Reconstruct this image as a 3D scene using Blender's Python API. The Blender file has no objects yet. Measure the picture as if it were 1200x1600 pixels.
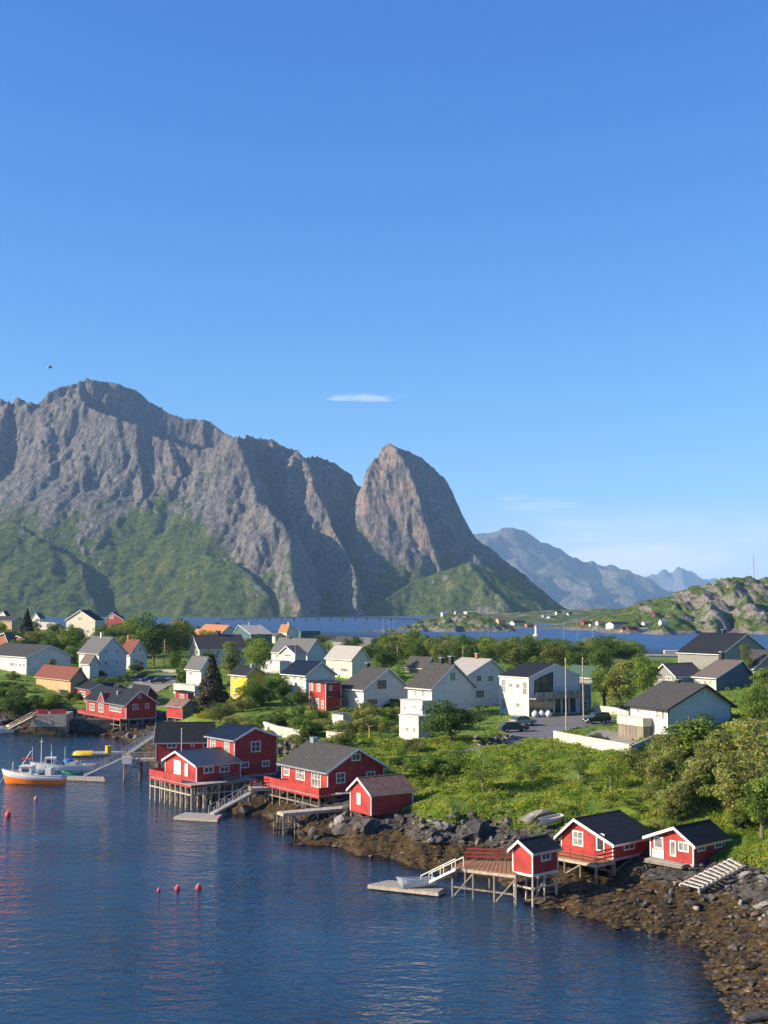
import bpy, math, random
import numpy as np
from mathutils import Vector, Matrix
random.seed(7); np.random.seed(7)
R = math.radians
S = bpy.context.scene
COL = S.collection
# ------------------------------------------------------------------ camera
FPX, HC, HZ = 1950.0, 25.0, 948.0
PT = math.atan((HZ - 800) / FPX)
CP, SP = math.cos(PT), math.sin(PT)
cam_d = bpy.data.cameras.new('camera'); cam = bpy.data.objects.new('camera', cam_d); COL.objects.link(cam)
cam_d.sensor_fit = 'VERTICAL'; cam_d.sensor_height = 36; cam_d.lens = FPX / 1600 * 36
cam_d.clip_start = 1; cam_d.clip_end = 90000
cam.location = (0, 0, HC); cam.rotation_euler = (R(90) + PT, 0, 0)
S.camera = cam
# ------------------------------------------------------------------ sun and sky
SUN_AZ, SUN_EL = 11.0, 25.0          # sun stands to the -X side, a little behind the camera
sdir = Vector((-math.cos(R(SUN_AZ)) * math.cos(R(SUN_EL)), -math.sin(R(SUN_AZ)) * math.cos(R(SUN_EL)), math.sin(R(SUN_EL))))
sun_d = bpy.data.lights.new('sun', 'SUN'); sun = bpy.data.objects.new('sun', sun_d); COL.objects.link(sun)
sun_d.energy = 5.0; sun_d.angle = R(.5); sun_d.color = (1, .86, .66)
sun.rotation_euler = sdir.to_track_quat('Z', 'Y').to_euler()
W = bpy.data.worlds.new('World'); S.world = W; W.use_nodes = True
nt = W.node_tree; nt.nodes.clear()
def N(t, typ, **k):
    n = t.nodes.new(typ)
    for a, v in k.items():
        if a == 'i':
            for kk, vv in v.items():
                n.inputs[kk].default_value = vv
        else: setattr(n, a, v)
    return n
sky = N(nt, 'ShaderNodeTexSky', sky_type='NISHITA', sun_disc=False, sun_elevation=R(SUN_EL),
        sun_rotation=math.atan2(sdir.x, sdir.y), altitude=0, air_density=1.0, dust_density=0.25, ozone_density=2.0)
tc = N(nt, 'ShaderNodeTexCoord')
# thin clouds low over the far mountains and one small streak: fixed directions on the sky
mp = N(nt, 'ShaderNodeMapping'); mp.inputs['Scale'].default_value = (5, 5, 22)
nz = N(nt, 'ShaderNodeTexNoise', i={'Scale': 1.6, 'Detail': 6.0, 'Roughness': .55, 'Distortion': .4})
sep = N(nt, 'ShaderNodeSeparateXYZ')
mpf = N(nt, 'ShaderNodeMapping'); mpf.inputs['Scale'].default_value = (30, 30, 220); nzf = N(nt, 'ShaderNodeTexNoise', i={'Scale': 1.0, 'Detail': 5.0, 'Roughness': .6}); nt.links.new(tc.outputs['Generated'], mpf.inputs[0]); nt.links.new(mpf.outputs[0], nzf.inputs['Vector'])
L = nt.links.new
L(tc.outputs['Generated'], mp.inputs[0]); L(mp.outputs[0], nz.inputs['Vector']); L(tc.outputs['Generated'], sep.inputs[0])
def M(t, op, a, b=None, c=None, clamp=False):
    n = t.nodes.new('ShaderNodeMath'); n.operation = op; n.use_clamp = clamp
    for i, v in enumerate((a, b, c)):
        if v is None: continue
        if isinstance(v, (int, float)): n.inputs[i].default_value = v
        else: t.links.new(v, n.inputs[i])
    return n.outputs[0]
def MR(t, v, a, b, c=0.0, d=1.0):
    n = t.nodes.new('ShaderNodeMapRange'); n.interpolation_type = 'SMOOTHSTEP'
    t.links.new(v, n.inputs[0])
    for i, x in zip((1, 2, 3, 4), (a, b, c, d)): n.inputs[i].default_value = x
    return n.outputs[0]
nzc = MR(nt, nz.outputs[0], .42, .68)
band = M(nt, 'MULTIPLY', MR(nt, sep.outputs[2], .004, .03), MR(nt, sep.outputs[2], .085, .04))
side = MR(nt, sep.outputs[0], .04, .16)
c1 = M(nt, 'MULTIPLY', M(nt, 'MULTIPLY', band, side), M(nt, 'MULTIPLY_ADD', nzc, .6, .5))
def blob(cx, cz, wx, wz, amp):
    dx = M(nt, 'DIVIDE', M(nt, 'SUBTRACT', sep.outputs[0], cx), wx); dz = M(nt, 'DIVIDE', M(nt, 'SUBTRACT', sep.outputs[2], cz), wz)
    r2 = M(nt, 'ADD', M(nt, 'MULTIPLY', dx, dx), M(nt, 'MULTIPLY', dz, dz))
    r2 = M(nt, 'ADD', r2, M(nt, 'MULTIPLY', M(nt, 'SUBTRACT', nzf.outputs[0], .5), 3.6))
    return M(nt, 'MULTIPLY', MR(nt, r2, 1.2, .0), amp)
def dirpx(px, py):
    x = (px - 600) / FPX; y = (800 - py) / FPX
    v = Vector((x, CP - y * SP, SP + y * CP)); v.normalize(); return v
def bl(px, py, wx, wz, amp):
    v = dirpx(px, py); return blob(v.x, v.z, wx / FPX, wz / FPX, amp)
cl = c1
for a in ((560, 621, 66, 7, .5), (845, 790, 66, 12, .26), (800, 778, 34, 8, .2), (1055, 884, 40, 12, .5), (1010, 848, 200, 34, .45)):
    cl = M(nt, 'MAXIMUM', cl, bl(*a))
sc_ = N(nt, 'ShaderNodeSeparateColor'); cc_ = N(nt, 'ShaderNodeCombineColor'); L(sky.outputs[0], sc_.inputs[0])
for i_, (p_, k_) in enumerate(((1.38, .31), (1.057, .757), (.666, 2.16))):      # clear polar summer sky: a deeper blue than the default air
    L(M(nt, 'MULTIPLY', M(nt, 'POWER', sc_.outputs[i_], p_), k_), cc_.inputs[i_])
mixc = N(nt, 'ShaderNodeMix', data_type='RGBA'); L(cl, mixc.inputs[0]); L(cc_.outputs[0], mixc.inputs[6]); mixc.inputs[7].default_value = (6.6, 7.1, 8.0, 1)
bg = N(nt, 'ShaderNodeBackground'); bg.inputs['Strength'].default_value = .0805
wo = N(nt, 'ShaderNodeOutputWorld'); L(mixc.outputs[2], bg.inputs[0]); L(bg.outputs[0], wo.inputs[0])
S.view_settings.view_transform = 'Standard'; S.view_settings.look = 'None'; S.view_settings.exposure = .9; S.view_settings.gamma = 1
S.view_settings.use_curve_mapping = False
S.cycles.use_denoising = True; S.cycles.max_bounces = 6; S.cycles.transparent_max_bounces = 12; S.cycles.volume_bounces = 1
# ------------------------------------------------------------------ pixel -> place
def ray(px, py):
    x = (px - 600) / FPX; y = (800 - py) / FPX
    return np.array((x, CP - y * SP, SP + y * CP))
def PZ(px, py, z=0.0):
    d = ray(px, py); t = (z - HC) / d[2]; return Vector((d[0] * t, d[1] * t, z))
def PY(px, py, Y):
    d = ray(px, py); t = Y / d[1]; return Vector((d[0] * t, Y, HC + d[2] * t))
def zat(X, Y, py):                     # height of the point over (X, Y) seen at picture row py
    k = (800 - py) / FPX
    return HC + Y * (SP + k * CP) / (CP - k * SP)
# ------------------------------------------------------------------ noise
def perlin(x, y, seed=0):
    x = np.asarray(x, float); y = np.asarray(y, float)
    xi = np.floor(x).astype(np.int64); yi = np.floor(y).astype(np.int64)
    xf = x - xi; yf = y - yi
    def g(ix, iy, fx, fy):
        h = (ix * 374761393 + iy * 668265263 + seed * 974634777) & 0xffffffff
        h = ((h ^ (h >> 13)) * 1274126177) & 0xffffffff; h = h ^ (h >> 16)
        a = (h & 0xffff) / 65536.0 * 2 * np.pi
        return np.cos(a) * fx + np.sin(a) * fy
    u = xf * xf * xf * (xf * (xf * 6 - 15) + 10); v = yf * yf * yf * (yf * (yf * 6 - 15) + 10)
    a = g(xi, yi, xf, yf); b = g(xi + 1, yi, xf - 1, yf); c = g(xi, yi + 1, xf, yf - 1); d = g(xi + 1, yi + 1, xf - 1, yf - 1)
    return (a + (b - a) * u + ((c + (d - c) * u) - (a + (b - a) * u)) * v) * 1.5
def fbm(x, y, o=4, seed=0, r=.5):
    s = 0; a = 1
    for i in range(o):
        s = s + a * perlin(x, y, seed + i); x = x * 2.03 + 7; y = y * 2.03 + 3; a *= r
    return s
def ridged(x, y, o=4, seed=0, r=.55):
    s = 0; a = 1
    for i in range(o):
        s = s + a * (1 - 2.2 * np.abs(perlin(x, y, seed + i))); x = x * 2.1 + 5; y = y * 2.1 + 9; a *= r
    return s
def sstep(a, b, x):
    t = np.clip((x - a) / (b - a), 0, 1); return t * t * (3 - 2 * t)
# ------------------------------------------------------------------ objects
def meta(o, label=None, cat=None, group=None, kind=None):
    if label: o['label'] = label
    if cat: o['category'] = cat
    if group: o['group'] = group
    if kind: o['kind'] = kind
    return o
def empty(name, loc, rz=0, **k):
    o = bpy.data.objects.new(name, None); COL.objects.link(o); o.location = loc; o.rotation_euler = (0, 0, rz)
    return meta(o, **k)
def link(name, me, parent=None, loc=None, **k):
    o = bpy.data.objects.new(name, me); COL.objects.link(o)
    if parent is not None: o.parent = parent
    if loc is not None: o.location = loc
    return meta(o, **k)
def copy_tree(o, parent=None):
    c = o.copy(); COL.objects.link(c)
    if parent is not None: c.parent = parent
    for ch in o.children: copy_tree(ch, c)
    return c
def npmesh(name, V, F, mat=None, smooth=False, attrs=None):
    V = np.asarray(V, np.float32); F = np.asarray(F, np.int32); k = F.shape[1]
    me = bpy.data.meshes.new(name)
    me.vertices.add(len(V)); me.vertices.foreach_set('co', V.ravel())
    me.loops.add(F.size); me.loops.foreach_set('vertex_index', F.ravel())
    me.polygons.add(len(F)); me.polygons.foreach_set('loop_start', np.arange(len(F), dtype=np.int32) * k)
    me.polygons.foreach_set('use_smooth', np.full(len(F), smooth))
    for n, a in (attrs or {}).items():
        at = me.attributes.new(n, 'FLOAT', 'POINT'); at.data.foreach_set('value', np.asarray(a, np.float32).ravel())
    me.update(calc_edges=True)
    if mat: me.materials.append(mat)
    return me
def gridmesh(name, X, Y, Z, mat, smooth=True, attrs=None):
    r, c = X.shape; idx = np.arange(r * c).reshape(r, c)
    F = np.stack([idx[:-1, :-1], idx[:-1, 1:], idx[1:, 1:], idx[1:, :-1]], -1).reshape(-1, 4)
    return npmesh(name, np.stack([X, Y, Z], -1).reshape(-1, 3), F, mat, smooth, attrs)
class MB:
    def __init__(s): s.v = []; s.f = []
    def poly(s, pts):
        n = len(s.v); s.v += [tuple(p) for p in pts]; s.f.append(tuple(range(n, n + len(pts)))); return s
    def prism(s, A, B):                # two matching loops
        n = len(s.v); k = len(A); s.v += [tuple(p) for p in A] + [tuple(p) for p in B]
        s.f.append(tuple(range(n + k - 1, n - 1, -1))); s.f.append(tuple(range(n + k, n + 2 * k)))
        for i in range(k):
            j = (i + 1) % k; s.f.append((n + i, n + j, n + k + j, n + k + i))
        return s
    def box(s, x0, y0, z0, x1, y1, z1):
        return s.prism([(x0, y0, z0), (x1, y0, z0), (x1, y1, z0), (x0, y1, z0)], [(x0, y0, z1), (x1, y0, z1), (x1, y1, z1), (x0, y1, z1)])
    def beam(s, p, q, w=.1, h=.1, up=(0, 0, 1)):
        p = Vector(p); q = Vector(q); d = (q - p).normalized(); u = Vector(up)
        a = d.cross(u)
        if a.length < 1e-3: a = d.cross(Vector((1, 0, 0)))
        a.normalize(); b = a.cross(d).normalized(); a = a * w / 2; b = b * h / 2
        return s.prism([p - a - b, p + a - b, p + a + b, p - a + b], [q - a - b, q + a - b, q + a + b, q - a + b])
    def tube(s, p, q, r=.1, r2=None, n=6):
        p = Vector(p); q = Vector(q); d = (q - p).normalized(); a = d.cross(Vector((0, 0, 1)))
        if a.length < 1e-3: a = Vector((1, 0, 0))
        a.normalize(); b = d.cross(a); r2 = r if r2 is None else r2
        A = [p + (a * math.cos(t) + b * math.sin(t)) * r for t in [i * 2 * math.pi / n for i in range(n)]]
        B = [q + (a * math.cos(t) + b * math.sin(t)) * r2 for t in [i * 2 * math.pi / n for i in range(n)]]
        return s.prism(A, B)
    def ball(s, c, r, n=8, m=6, sz=1.0):
        c = Vector(c); b = len(s.v)
        for i in range(m + 1):
            th = math.pi * i / m
            for j in range(n):
                a = 2 * math.pi * j / n
                s.v.append((c.x + r * math.sin(th) * math.cos(a), c.y + r * math.sin(th) * math.sin(a), c.z + r * sz * math.cos(th)))
        for i in range(m):
            for j in range(n):
                k = (j + 1) % n; s.f.append((b + i * n + j, b + (i + 1) * n + j, b + (i + 1) * n + k, b + i * n + k))
        return s
    def mesh(s, name, mat, smooth=False):
        me = bpy.data.meshes.new(name); me.from_pydata(s.v, [], s.f); me.materials.append(mat)
        import bmesh
        bm = bmesh.new(); bm.from_mesh(me); bmesh.ops.recalc_face_normals(bm, faces=bm.faces); bm.to_mesh(me); bm.free()
        if smooth:
            for p in me.polygons: p.use_smooth = True
        return me
    def build(s, name, mat, parent=None, smooth=False, **k):
        return link(name, s.mesh(name, mat, smooth), parent, **k)
# ------------------------------------------------------------------ materials
MATS = {}
def mat(name, c1, c2=None, rough=.75, scale=2.0, bump=.0, bscale=20.0, metal=0.0, spec=.3, stretch=(1, 1, 1), wave=None, det=5.0, lo=.35, hi=.65):
    if name in MATS: return MATS[name]
    m = bpy.data.materials.new(name); m.use_nodes = True; t = m.node_tree; b = t.nodes['Principled BSDF']
    b.inputs['Roughness'].default_value = rough; b.inputs['Metallic'].default_value = metal
    b.inputs['Specular IOR Level'].default_value = spec
    c2 = c2 or tuple(x * .8 for x in c1)
    co = N(t, 'ShaderNodeTexCoord'); mp = N(t, 'ShaderNodeMapping'); mp.inputs['Scale'].default_value = stretch
    n = N(t, 'ShaderNodeTexNoise', i={'Scale': scale, 'Detail': det, 'Roughness': .6})
    t.links.new(co.outputs['Object'], mp.inputs[0]); t.links.new(mp.outputs[0], n.inputs['Vector'])
    mx = N(t, 'ShaderNodeMix', data_type='RGBA'); t.links.new(MR(t, n.outputs[0], lo, hi), mx.inputs[0])
    mx.inputs[6].default_value = (*c1, 1); mx.inputs[7].default_value = (*c2, 1)
    t.links.new(mx.outputs[2], b.inputs['Base Color'])
    h = None
    if bump:
        n2 = N(t, 'ShaderNodeTexNoise', i={'Scale': bscale, 'Detail': 4.0}); t.links.new(mp.outputs[0], n2.inputs['Vector']); h = n2.outputs[0]
    if wave:                           # boards or corrugation: ('z' | 'xy' | 'x' | 'y', metres per board, strength)
        sx = N(t, 'ShaderNodeSeparateXYZ'); t.links.new(co.outputs['Object'], sx.inputs[0])
        v = {'z': sx.outputs[2], 'xy': M(t, 'ADD', sx.outputs[0], sx.outputs[1]), 'x': sx.outputs[0], 'y': sx.outputs[1]}[wave[0]]
        f = M(t, 'FRACT', M(t, 'DIVIDE', v, wave[1]))
        gr = M(t, 'GREATER_THAN', f, .16)
        h = gr if h is None else M(t, 'ADD', gr, M(t, 'MULTIPLY', h, .3)); bump = wave[2]
    if h is not None:
        bp = N(t, 'ShaderNodeBump', i={'Strength': min(1.0, bump), 'Distance': .05}); t.links.new(h, bp.inputs['Height']); t.links.new(bp.outputs[0], b.inputs['Normal'])
    MATS[name] = m; return m
# ------------------------------------------------------------------ palette
RED = mat('red_paint', (.42, .042, .034), (.27, .028, .024), .7, .8, wave=('xy', .16, .5))
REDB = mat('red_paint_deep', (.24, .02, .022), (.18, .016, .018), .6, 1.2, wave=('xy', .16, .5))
WHITE = mat('white_board', (.58, .555, .52), (.50, .48, .45), .55, .9, wave=('z', .16, .4))
TRIM = mat('white_trim', (.66, .64, .60), (.56, .54, .50), .55, 3)
CREAM = mat('cream_board', (.62, .56, .42), (.55, .50, .38), .6, .9, wave=('z', .16, .4))
YELLOW = mat('yellow_board', (.66, .43, .03), (.6, .38, .03), .6, .9, wave=('z', .16, .4))
TAN = mat('tan_board', (.50, .36, .19), (.40, .28, .15), .7, 1.5, wave=('xy', .2, .6), stretch=(1, 1, .2))
GREYW = mat('grey_board', (.25, .24, .225), (.2, .19, .18), .7, 1.5, wave=('z', .16, .4))
BLUEW = mat('blue_grey_board', (.10, .14, .18), (.08, .11, .14), .6, 1.2, wave=('z', .16, .4))
TEAL = mat('teal_board', (.07, .13, .14), (.055, .11, .12), .6, 1.2)
BRICK = mat('brick_wall', (.32, .14, .09), (.24, .10, .07), .8, 3)
WOODG = mat('weathered_wood', (.26, .215, .165), (.14, .115, .09), .85, 3, stretch=(1, 1, .15), bump=.3)
DECK = mat('deck_wood', (.42, .38, .32), (.28, .25, .21), .85, 4, stretch=(1, 1, 1), bump=.3, bscale=8)
DECKB = mat('brown_deck', (.34, .17, .08), (.25, .12, .06), .8, 4)
PALEW = mat('pale_wood', (.45, .38, .29), (.30, .25, .19), .8, 3)
SLATE = mat('slate_roof', (.045, .045, .048), (.08, .076, .07), .8, 3, bump=.4, bscale=6, spec=.08)
DARKR = mat('dark_roof', (.017, .019, .023), (.028, .03, .033), .6, 2, wave=('xy', .3, .4), spec=.08)
NAVYR = mat('navy_roof', (.008, .014, .028), (.013, .02, .035), .5, 2, wave=('xy', .3, .4), spec=.08)
GREYR = mat('grey_roof', (.13, .13, .13), (.10, .10, .10), .8, 2.5, bump=.4, bscale=6, spec=.08)
LGREYR = mat('light_roof', (.36, .34, .30), (.30, .28, .25), .8, 1.5, wave=('xy', .3, .3), spec=.08)
STEELR = mat('blue_steel_roof', (.05, .065, .09), (.04, .055, .075), .5, 2, wave=('x', .3, .4), metal=.3)
BROWNR = mat('rusty_roof', (.22, .13, .10), (.14, .09, .075), .8, 2, wave=('x', .25, .7), stretch=(1, .3, 1), spec=.08)
REDR = mat('red_tile_roof', (.19, .07, .05), (.15, .055, .042), .8, 3, bump=.4, bscale=6, spec=.08)
ORANGER = mat('orange_tile_roof', (.42, .19, .08), (.34, .15, .065), .8, 3, bump=.4, spec=.08)
BROWNTILE = mat('brown_tile_roof', (.16, .125, .11), (.12, .095, .085), .8, 3, bump=.4, spec=.08)
GREENR = mat('green_roof', (.035, .085, .055), (.03, .07, .045), .7, 3)
BLEACH = mat('bleached_wood', (.50, .46, .40), (.34, .30, .25), .85, 3)
CONC = mat('concrete', (.40, .38, .35), (.30, .28, .26), .9, 1.2, bump=.2)
CONCW = mat('white_concrete', (.58, .54, .47), (.44, .41, .36), .9, .6, bump=.2)
BLACK = mat('black_paint', (.02, .02, .022), (.03, .03, .03), .5, 3)
STONE = mat('stone', (.27, .245, .215), (.13, .12, .108), .9, 1.6, bump=.8, bscale=5)
STONED = mat('dark_stone', (.095, .085, .074), (.042, .038, .034), .9, 1.5, bump=.8, bscale=5)
STONEB = mat('brown_stone', (.17, .13, .09), (.08, .06, .045), .9, 1.5, bump=.8, bscale=5)
WEED = mat('seaweed', (.135, .088, .03), (.022, .016, .009), .5, .9, bump=1.0, bscale=9, spec=.5)
BARK = mat('bark', (.20, .16, .12), (.10, .08, .06), .9, 6)
BIRCHB = mat('pale_bark', (.26, .23, .19), (.20, .17, .14), .9, 6)
METAL = mat('grey_metal', (.45, .46, .47), (.36, .37, .38), .4, 3, metal=.7)
RUBBER = mat('rubber', (.02, .02, .02), (.03, .03, .03), .8, 3)
ORANGE = mat('orange_hull', (.85, .20, .02), (.75, .17, .02), .35, 1)
BLUEP = mat('blue_paint', (.05, .16, .45), (.04, .13, .38), .4, 2)
LBLUE = mat('pale_blue_paint', (.35, .52, .68), (.3, .45, .6), .4, 2)
GREENP = mat('green_paint', (.04, .28, .18), (.03, .22, .14), .4, 2)
YELP = mat('yellow_paint', (.80, .50, .03), (.7, .42, .03), .45, 2)
PINK = mat('buoy_red', (.62, .07, .08), (.55, .06, .07), .4, 2)
GLASS = mat('window_glass', (.05, .065, .08), (.03, .04, .05), .12, .5, spec=.8)
GLASSW = mat('pale_glass', (.30, .28, .25), (.12, .12, .13), .2, 1.2, spec=.7)  # pale panes: curtains, plus sunlight put into the glass colour
ASPH = mat('asphalt', (.16, .155, .15), (.12, .118, .115), .95, .4, bump=.3, bscale=30)
GRAVEL = mat('gravel', (.34, .30, .24), (.22, .20, .16), .95, .6, bump=.5, bscale=12)
def leafmat(name, c1, c2, c3, tr=.42):
    m = bpy.data.materials.new(name); m.use_nodes = True; t = m.node_tree; t.nodes.clear(); Lk = t.links.new
    geo = N(t, 'ShaderNodeNewGeometry'); oi = N(t, 'ShaderNodeObjectInfo')
    n = N(t, 'ShaderNodeTexNoise', i={'Scale': .55, 'Detail': 3.0}); Lk(geo.outputs['Position'], n.inputs['Vector'])
    n2 = N(t, 'ShaderNodeTexNoise', i={'Scale': 3.0, 'Detail': 2.0}); Lk(geo.outputs['Position'], n2.inputs['Vector'])
    f = M(t, 'ADD', MR(t, n.outputs[0], .3, .7), M(t, 'MULTIPLY', M(t, 'SUBTRACT', n2.outputs[0], .5), 1.3))
    f = M(t, 'ADD', f, M(t, 'MULTIPLY', M(t, 'SUBTRACT', oi.outputs['Random'], .5), .7))
    cr = N(t, 'ShaderNodeValToRGB'); cr.color_ramp.elements[0].position = .1; cr.color_ramp.elements[0].color = (*c1, 1)
    cr.color_ramp.elements[1].position = .95; cr.color_ramp.elements[1].color = (*c3, 1)
    e = cr.color_ramp.elements.new(.5); e.color = (*c2, 1); Lk(f, cr.inputs[0])
    d = N(t, 'ShaderNodeBsdfPrincipled'); d.inputs['Roughness'].default_value = .7; d.inputs['Specular IOR Level'].default_value = .2
    tl = N(t, 'ShaderNodeBsdfTranslucent'); mx = N(t, 'ShaderNodeMixShader'); mx.inputs[0].default_value = tr
    Lk(cr.outputs[0], d.inputs['Base Color']); Lk(cr.outputs[0], tl.inputs[0]); Lk(d.outputs[0], mx.inputs[1]); Lk(tl.outputs[0], mx.inputs[2])
    o = N(t, 'ShaderNodeOutputMaterial'); Lk(mx.outputs[0], o.inputs[0]); MATS[name] = m; return m
LEAF = leafmat('green_leaves', (.075, .13, .02), (.16, .235, .038), (.26, .33, .06))
LEAFY = leafmat('olive_leaves', (.12, .14, .034), (.22, .245, .06), (.33, .34, .09))
LEAFD = leafmat('dark_leaves', (.045, .085, .018), (.09, .15, .03), (.15, .21, .045))
NEEDLE = leafmat('brown_needles', (.028, .03, .014), (.06, .05, .025), (.10, .075, .04), .15)
GRASSM = leafmat('grass_blades', (.12, .185, .018), (.22, .31, .034), (.36, .38, .06))
# ------------------------------------------------------------------ village terrain
CT = '''
0,1600,-4 300,1600,-4 600,1600,-4 800,1560,-4 900,1600,-4 0,1400,-4 300,1400,-4 500,1430,-4 650,1460,-4 800,1490,-3 100,1260,-4 0,1220,-4 140,1190,-3.5 60,1180,-3
330,1330,-3.5 450,1360,-3 1000,1590,-2.5 -200,1300,-4 -200,1600,-4 -200,1190,-3 180,1230,-3.5 950,1530,-1.8 1060,1575,-1.5 870,1455,-1.2 700,1420,-2 620,1385,-1.6 500,1345,-1.2 400,1300,-1.5 320,1275,-1.5 260,1250,-1.8 215,1215,-1.8 190,1175,-1.2
1150,1615,0 1135,1570,0 1110,1520,0 1095,1478,0 1040,1463,0 960,1450,0 860,1430,0 815,1402,0 770,1374,0 700,1372,0 640,1355,0 590,1336,0 540,1326,0 500,1322,0 455,1318,0 425,1296,0 395,1274,0 365,1270,0 330,1250,0 290,1232,0 250,1212,0
225,1190,0 210,1165,0 180,1152,0 110,1150,0 60,1147,0 20,1143,0 -80,1138,0 -300,1135,0
560,1292,2 600,1300,1.6 640,1306,1.5 650,1287,2.7 720,1300,2.3 800,1306,2.5 860,1300,3 760,1342,.8 700,1335,.8 850,1347,1.4 900,1402,.8 1000,1402,1 1100,1424,.8 1170,1455,1 1190,1540,.5 1230,1500,1.5 1200,1400,2.2 1130,1376,2 1210,1340,3.6 1150,1332,3.6 1000,1372,1.4 940,1360,1.2
900,1285,3.8 1010,1278,4.6 1100,1275,5.2 1200,1265,5.8 1300,1280,6.5 700,1262,4 650,1243,3.6 690,1232,4.2 750,1220,4.8 820,1200,5.2 850,1250,4.5 950,1240,5.1 930,1190,5.7 1000,1200,6 1080,1200,6.8 1180,1200,8 1180,1120,9 1100,1240,6.3 1300,1150,10
560,1215,4 600,1192,4.6 650,1185,5 560,1155,5.2 480,1140,5.2 440,1230,2 400,1222,1.4 420,1250,1.2 520,1270,1.8 470,1288,.9 540,1255,2.4 500,1235,2.6 400,1165,4.4 350,1130,4.2
640,1158,5 760,1150,5.5 860,1145,5.8 820,1135,6 960,1135,6 900,1165,5.9 985,1180,5.9 1060,1160,6.3 700,1120,5.8 560,1115,6 450,1100,6 360,1100,5.5 330,1112,5 300,1124,4 290,1135,2.8 250,1140,1.5 235,1118,2.2 230,1100,4 230,1070,5.7 270,1060,5.9
130,1100,3.5 60,1110,3 0,1110,3 100,1125,1.2 0,1127,1.5 190,1127,1.5 0,1088,5 50,1070,6.5 130,1062,6.5 190,1050,6.2 200,1035,7 300,1040,7 -200,1100,4 -200,1050,8
400,1050,7 500,1055,7 600,1070,6.5 700,1070,6.5 800,1080,6.5 900,1085,6.5 960,1080,7 1020,1090,8 1100,1080,9 1180,1070,9.5
0,1010,12 130,1003,12 200,1000,11 250,1000,9 350,1010,8 450,1015,7.5 550,1020,7 650,1030,7 750,1035,6.5 850,1035,6 950,1035,6 1050,1040,7 1150,1035,9 1300,1060,10 0,985,14 100,982,13 -250,1000,13
1090,1022,0 1000,1021,0 950,1018,0 880,1012,0 800,1006,0 700,1000,0 600,998,0 500,993,0 400,986,0 300,979,0 150,974,0 0,972,0 -300,972,0 1200,1020,0 1400,1020,0
450,975,-4 700,988,-4 900,1000,-4 1050,1010,-4 1300,1008,-4 300,970,-4 0,967,-4 -300,967,-4
'''
_c = np.array([[float(a) for a in w.split(',')] for w in CT.split()])
_p = np.array([PZ(a, b, z) for a, b, z in _c])
def _uv(X, Y): return np.stack([np.asarray(X) / np.asarray(Y) * 3.2, np.log(Y)], -1)
_q = _uv(_p[:, 0], _p[:, 1])
_A = np.sqrt(((_q[:, None] - _q[None]) ** 2).sum(-1) + 1e-6)
_n = len(_q); _Pm = np.concatenate([np.ones((_n, 1)), _q], 1)
_K = np.block([[_A, _Pm], [_Pm.T, np.zeros((3, 3))]]); _w = np.linalg.solve(_K + 1e-9 * np.eye(_n + 3), np.concatenate([_c[:, 2], [0, 0, 0]]))
def TZ(X, Y):
    X = np.asarray(X, float); sh = X.shape; q = _uv(X.ravel(), np.asarray(Y, float).ravel()); out = np.empty(len(q))
    for i in range(0, len(q), 20000):
        b = q[i:i + 20000]; D = np.sqrt(((b[:, None] - _q[None]) ** 2).sum(-1) + 1e-6)
        out[i:i + 20000] = D @ _w[:_n] + _w[_n] + b @ _w[_n + 1:]
    return np.clip(out, -6, 30).reshape(sh)
_Ys = np.exp(np.linspace(math.log(60), math.log(1500), 700))
def G(px, py):
    d = ray(px, py); X = d[0] / d[1] * _Ys; Z = HC + d[2] / d[1] * _Ys; T = TZ(X, _Ys)
    k = np.argmax(Z < T)
    if k == 0: k = len(_Ys) - 1
    a = (Z - T)[k - 1]; b = (T - Z)[k]; f = a / (a + b) if a + b > 0 else 0
    Y = _Ys[k - 1] + (_Ys[k] - _Ys[k - 1]) * f
    return Vector((d[0] / d[1] * Y, Y, float(TZ(d[0] / d[1] * Y, Y))))
def tz(x, y): return float(TZ(x, y))
FLAT = []                              # road and yard polygons where the ground stays smooth
def inpoly(X, Y, P):
    ins = np.zeros(np.shape(X), bool); n = len(P)
    for i in range(n):
        x0, y0 = P[i][0], P[i][1]; x1, y1 = P[(i + 1) % n][0], P[(i + 1) % n][1]
        c = ((y0 > Y) != (y1 > Y)) & (X < (x1 - x0) * (Y - y0) / ((y1 - y0) if y1 != y0 else 1e-9) + x0); ins ^= c
    return ins
ROADS = [('parking_yard', 'asphalt', [(775, 1142), (800, 1124), (830, 1120), (900, 1117), (965, 1120), (962, 1132), (905, 1138), (880, 1150), (845, 1160), (790, 1158)]),
         ('lane', 'asphalt', [(880, 1142), (840, 1158), (790, 1166), (730, 1178), (690, 1190), (684, 1185), (725, 1170), (780, 1157), (830, 1142)]),
         ('parking_ground', 'gravel', [(195, 1076), (215, 1056), (300, 1050), (300, 1062), (262, 1074), (240, 1086)]),
         ('garden_path', 'gravel', [(905, 1150), (930, 1140), (985, 1143), (1000, 1160), (990, 1168), (950, 1160)])]
RP = [(n, m, [G(*p) for p in pts]) for n, m, pts in ROADS]
def roadmask(X, Y):
    k = np.zeros(np.shape(X), bool)
    for _, _, P in RP: k |= inpoly(X, Y, P)
    return k
def rough(X, Y, Z):
    z = Z
    shore = sstep(-1.5, .2, z) * (1 - sstep(2.4, 3.6, z))
    land = sstep(2.5, 4, z)
    near = 1 - sstep(300, 600, Y)
    d = shore * near * (.22 * fbm(X / 3.0, Y / 3.0, 4, 3) + .2 * ridged(X / 1.3, Y / 1.3, 3, 9) - .15)
    d = d + land * near * (.45 * fbm(X / 6.0, Y / 6.0, 3, 5)) * .7
    return np.where(roadmask(X, Y), -.12, d)
az = np.linspace(-.50, .50, 430); rw = np.exp(np.linspace(math.log(62), math.log(1250), 430))
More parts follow.
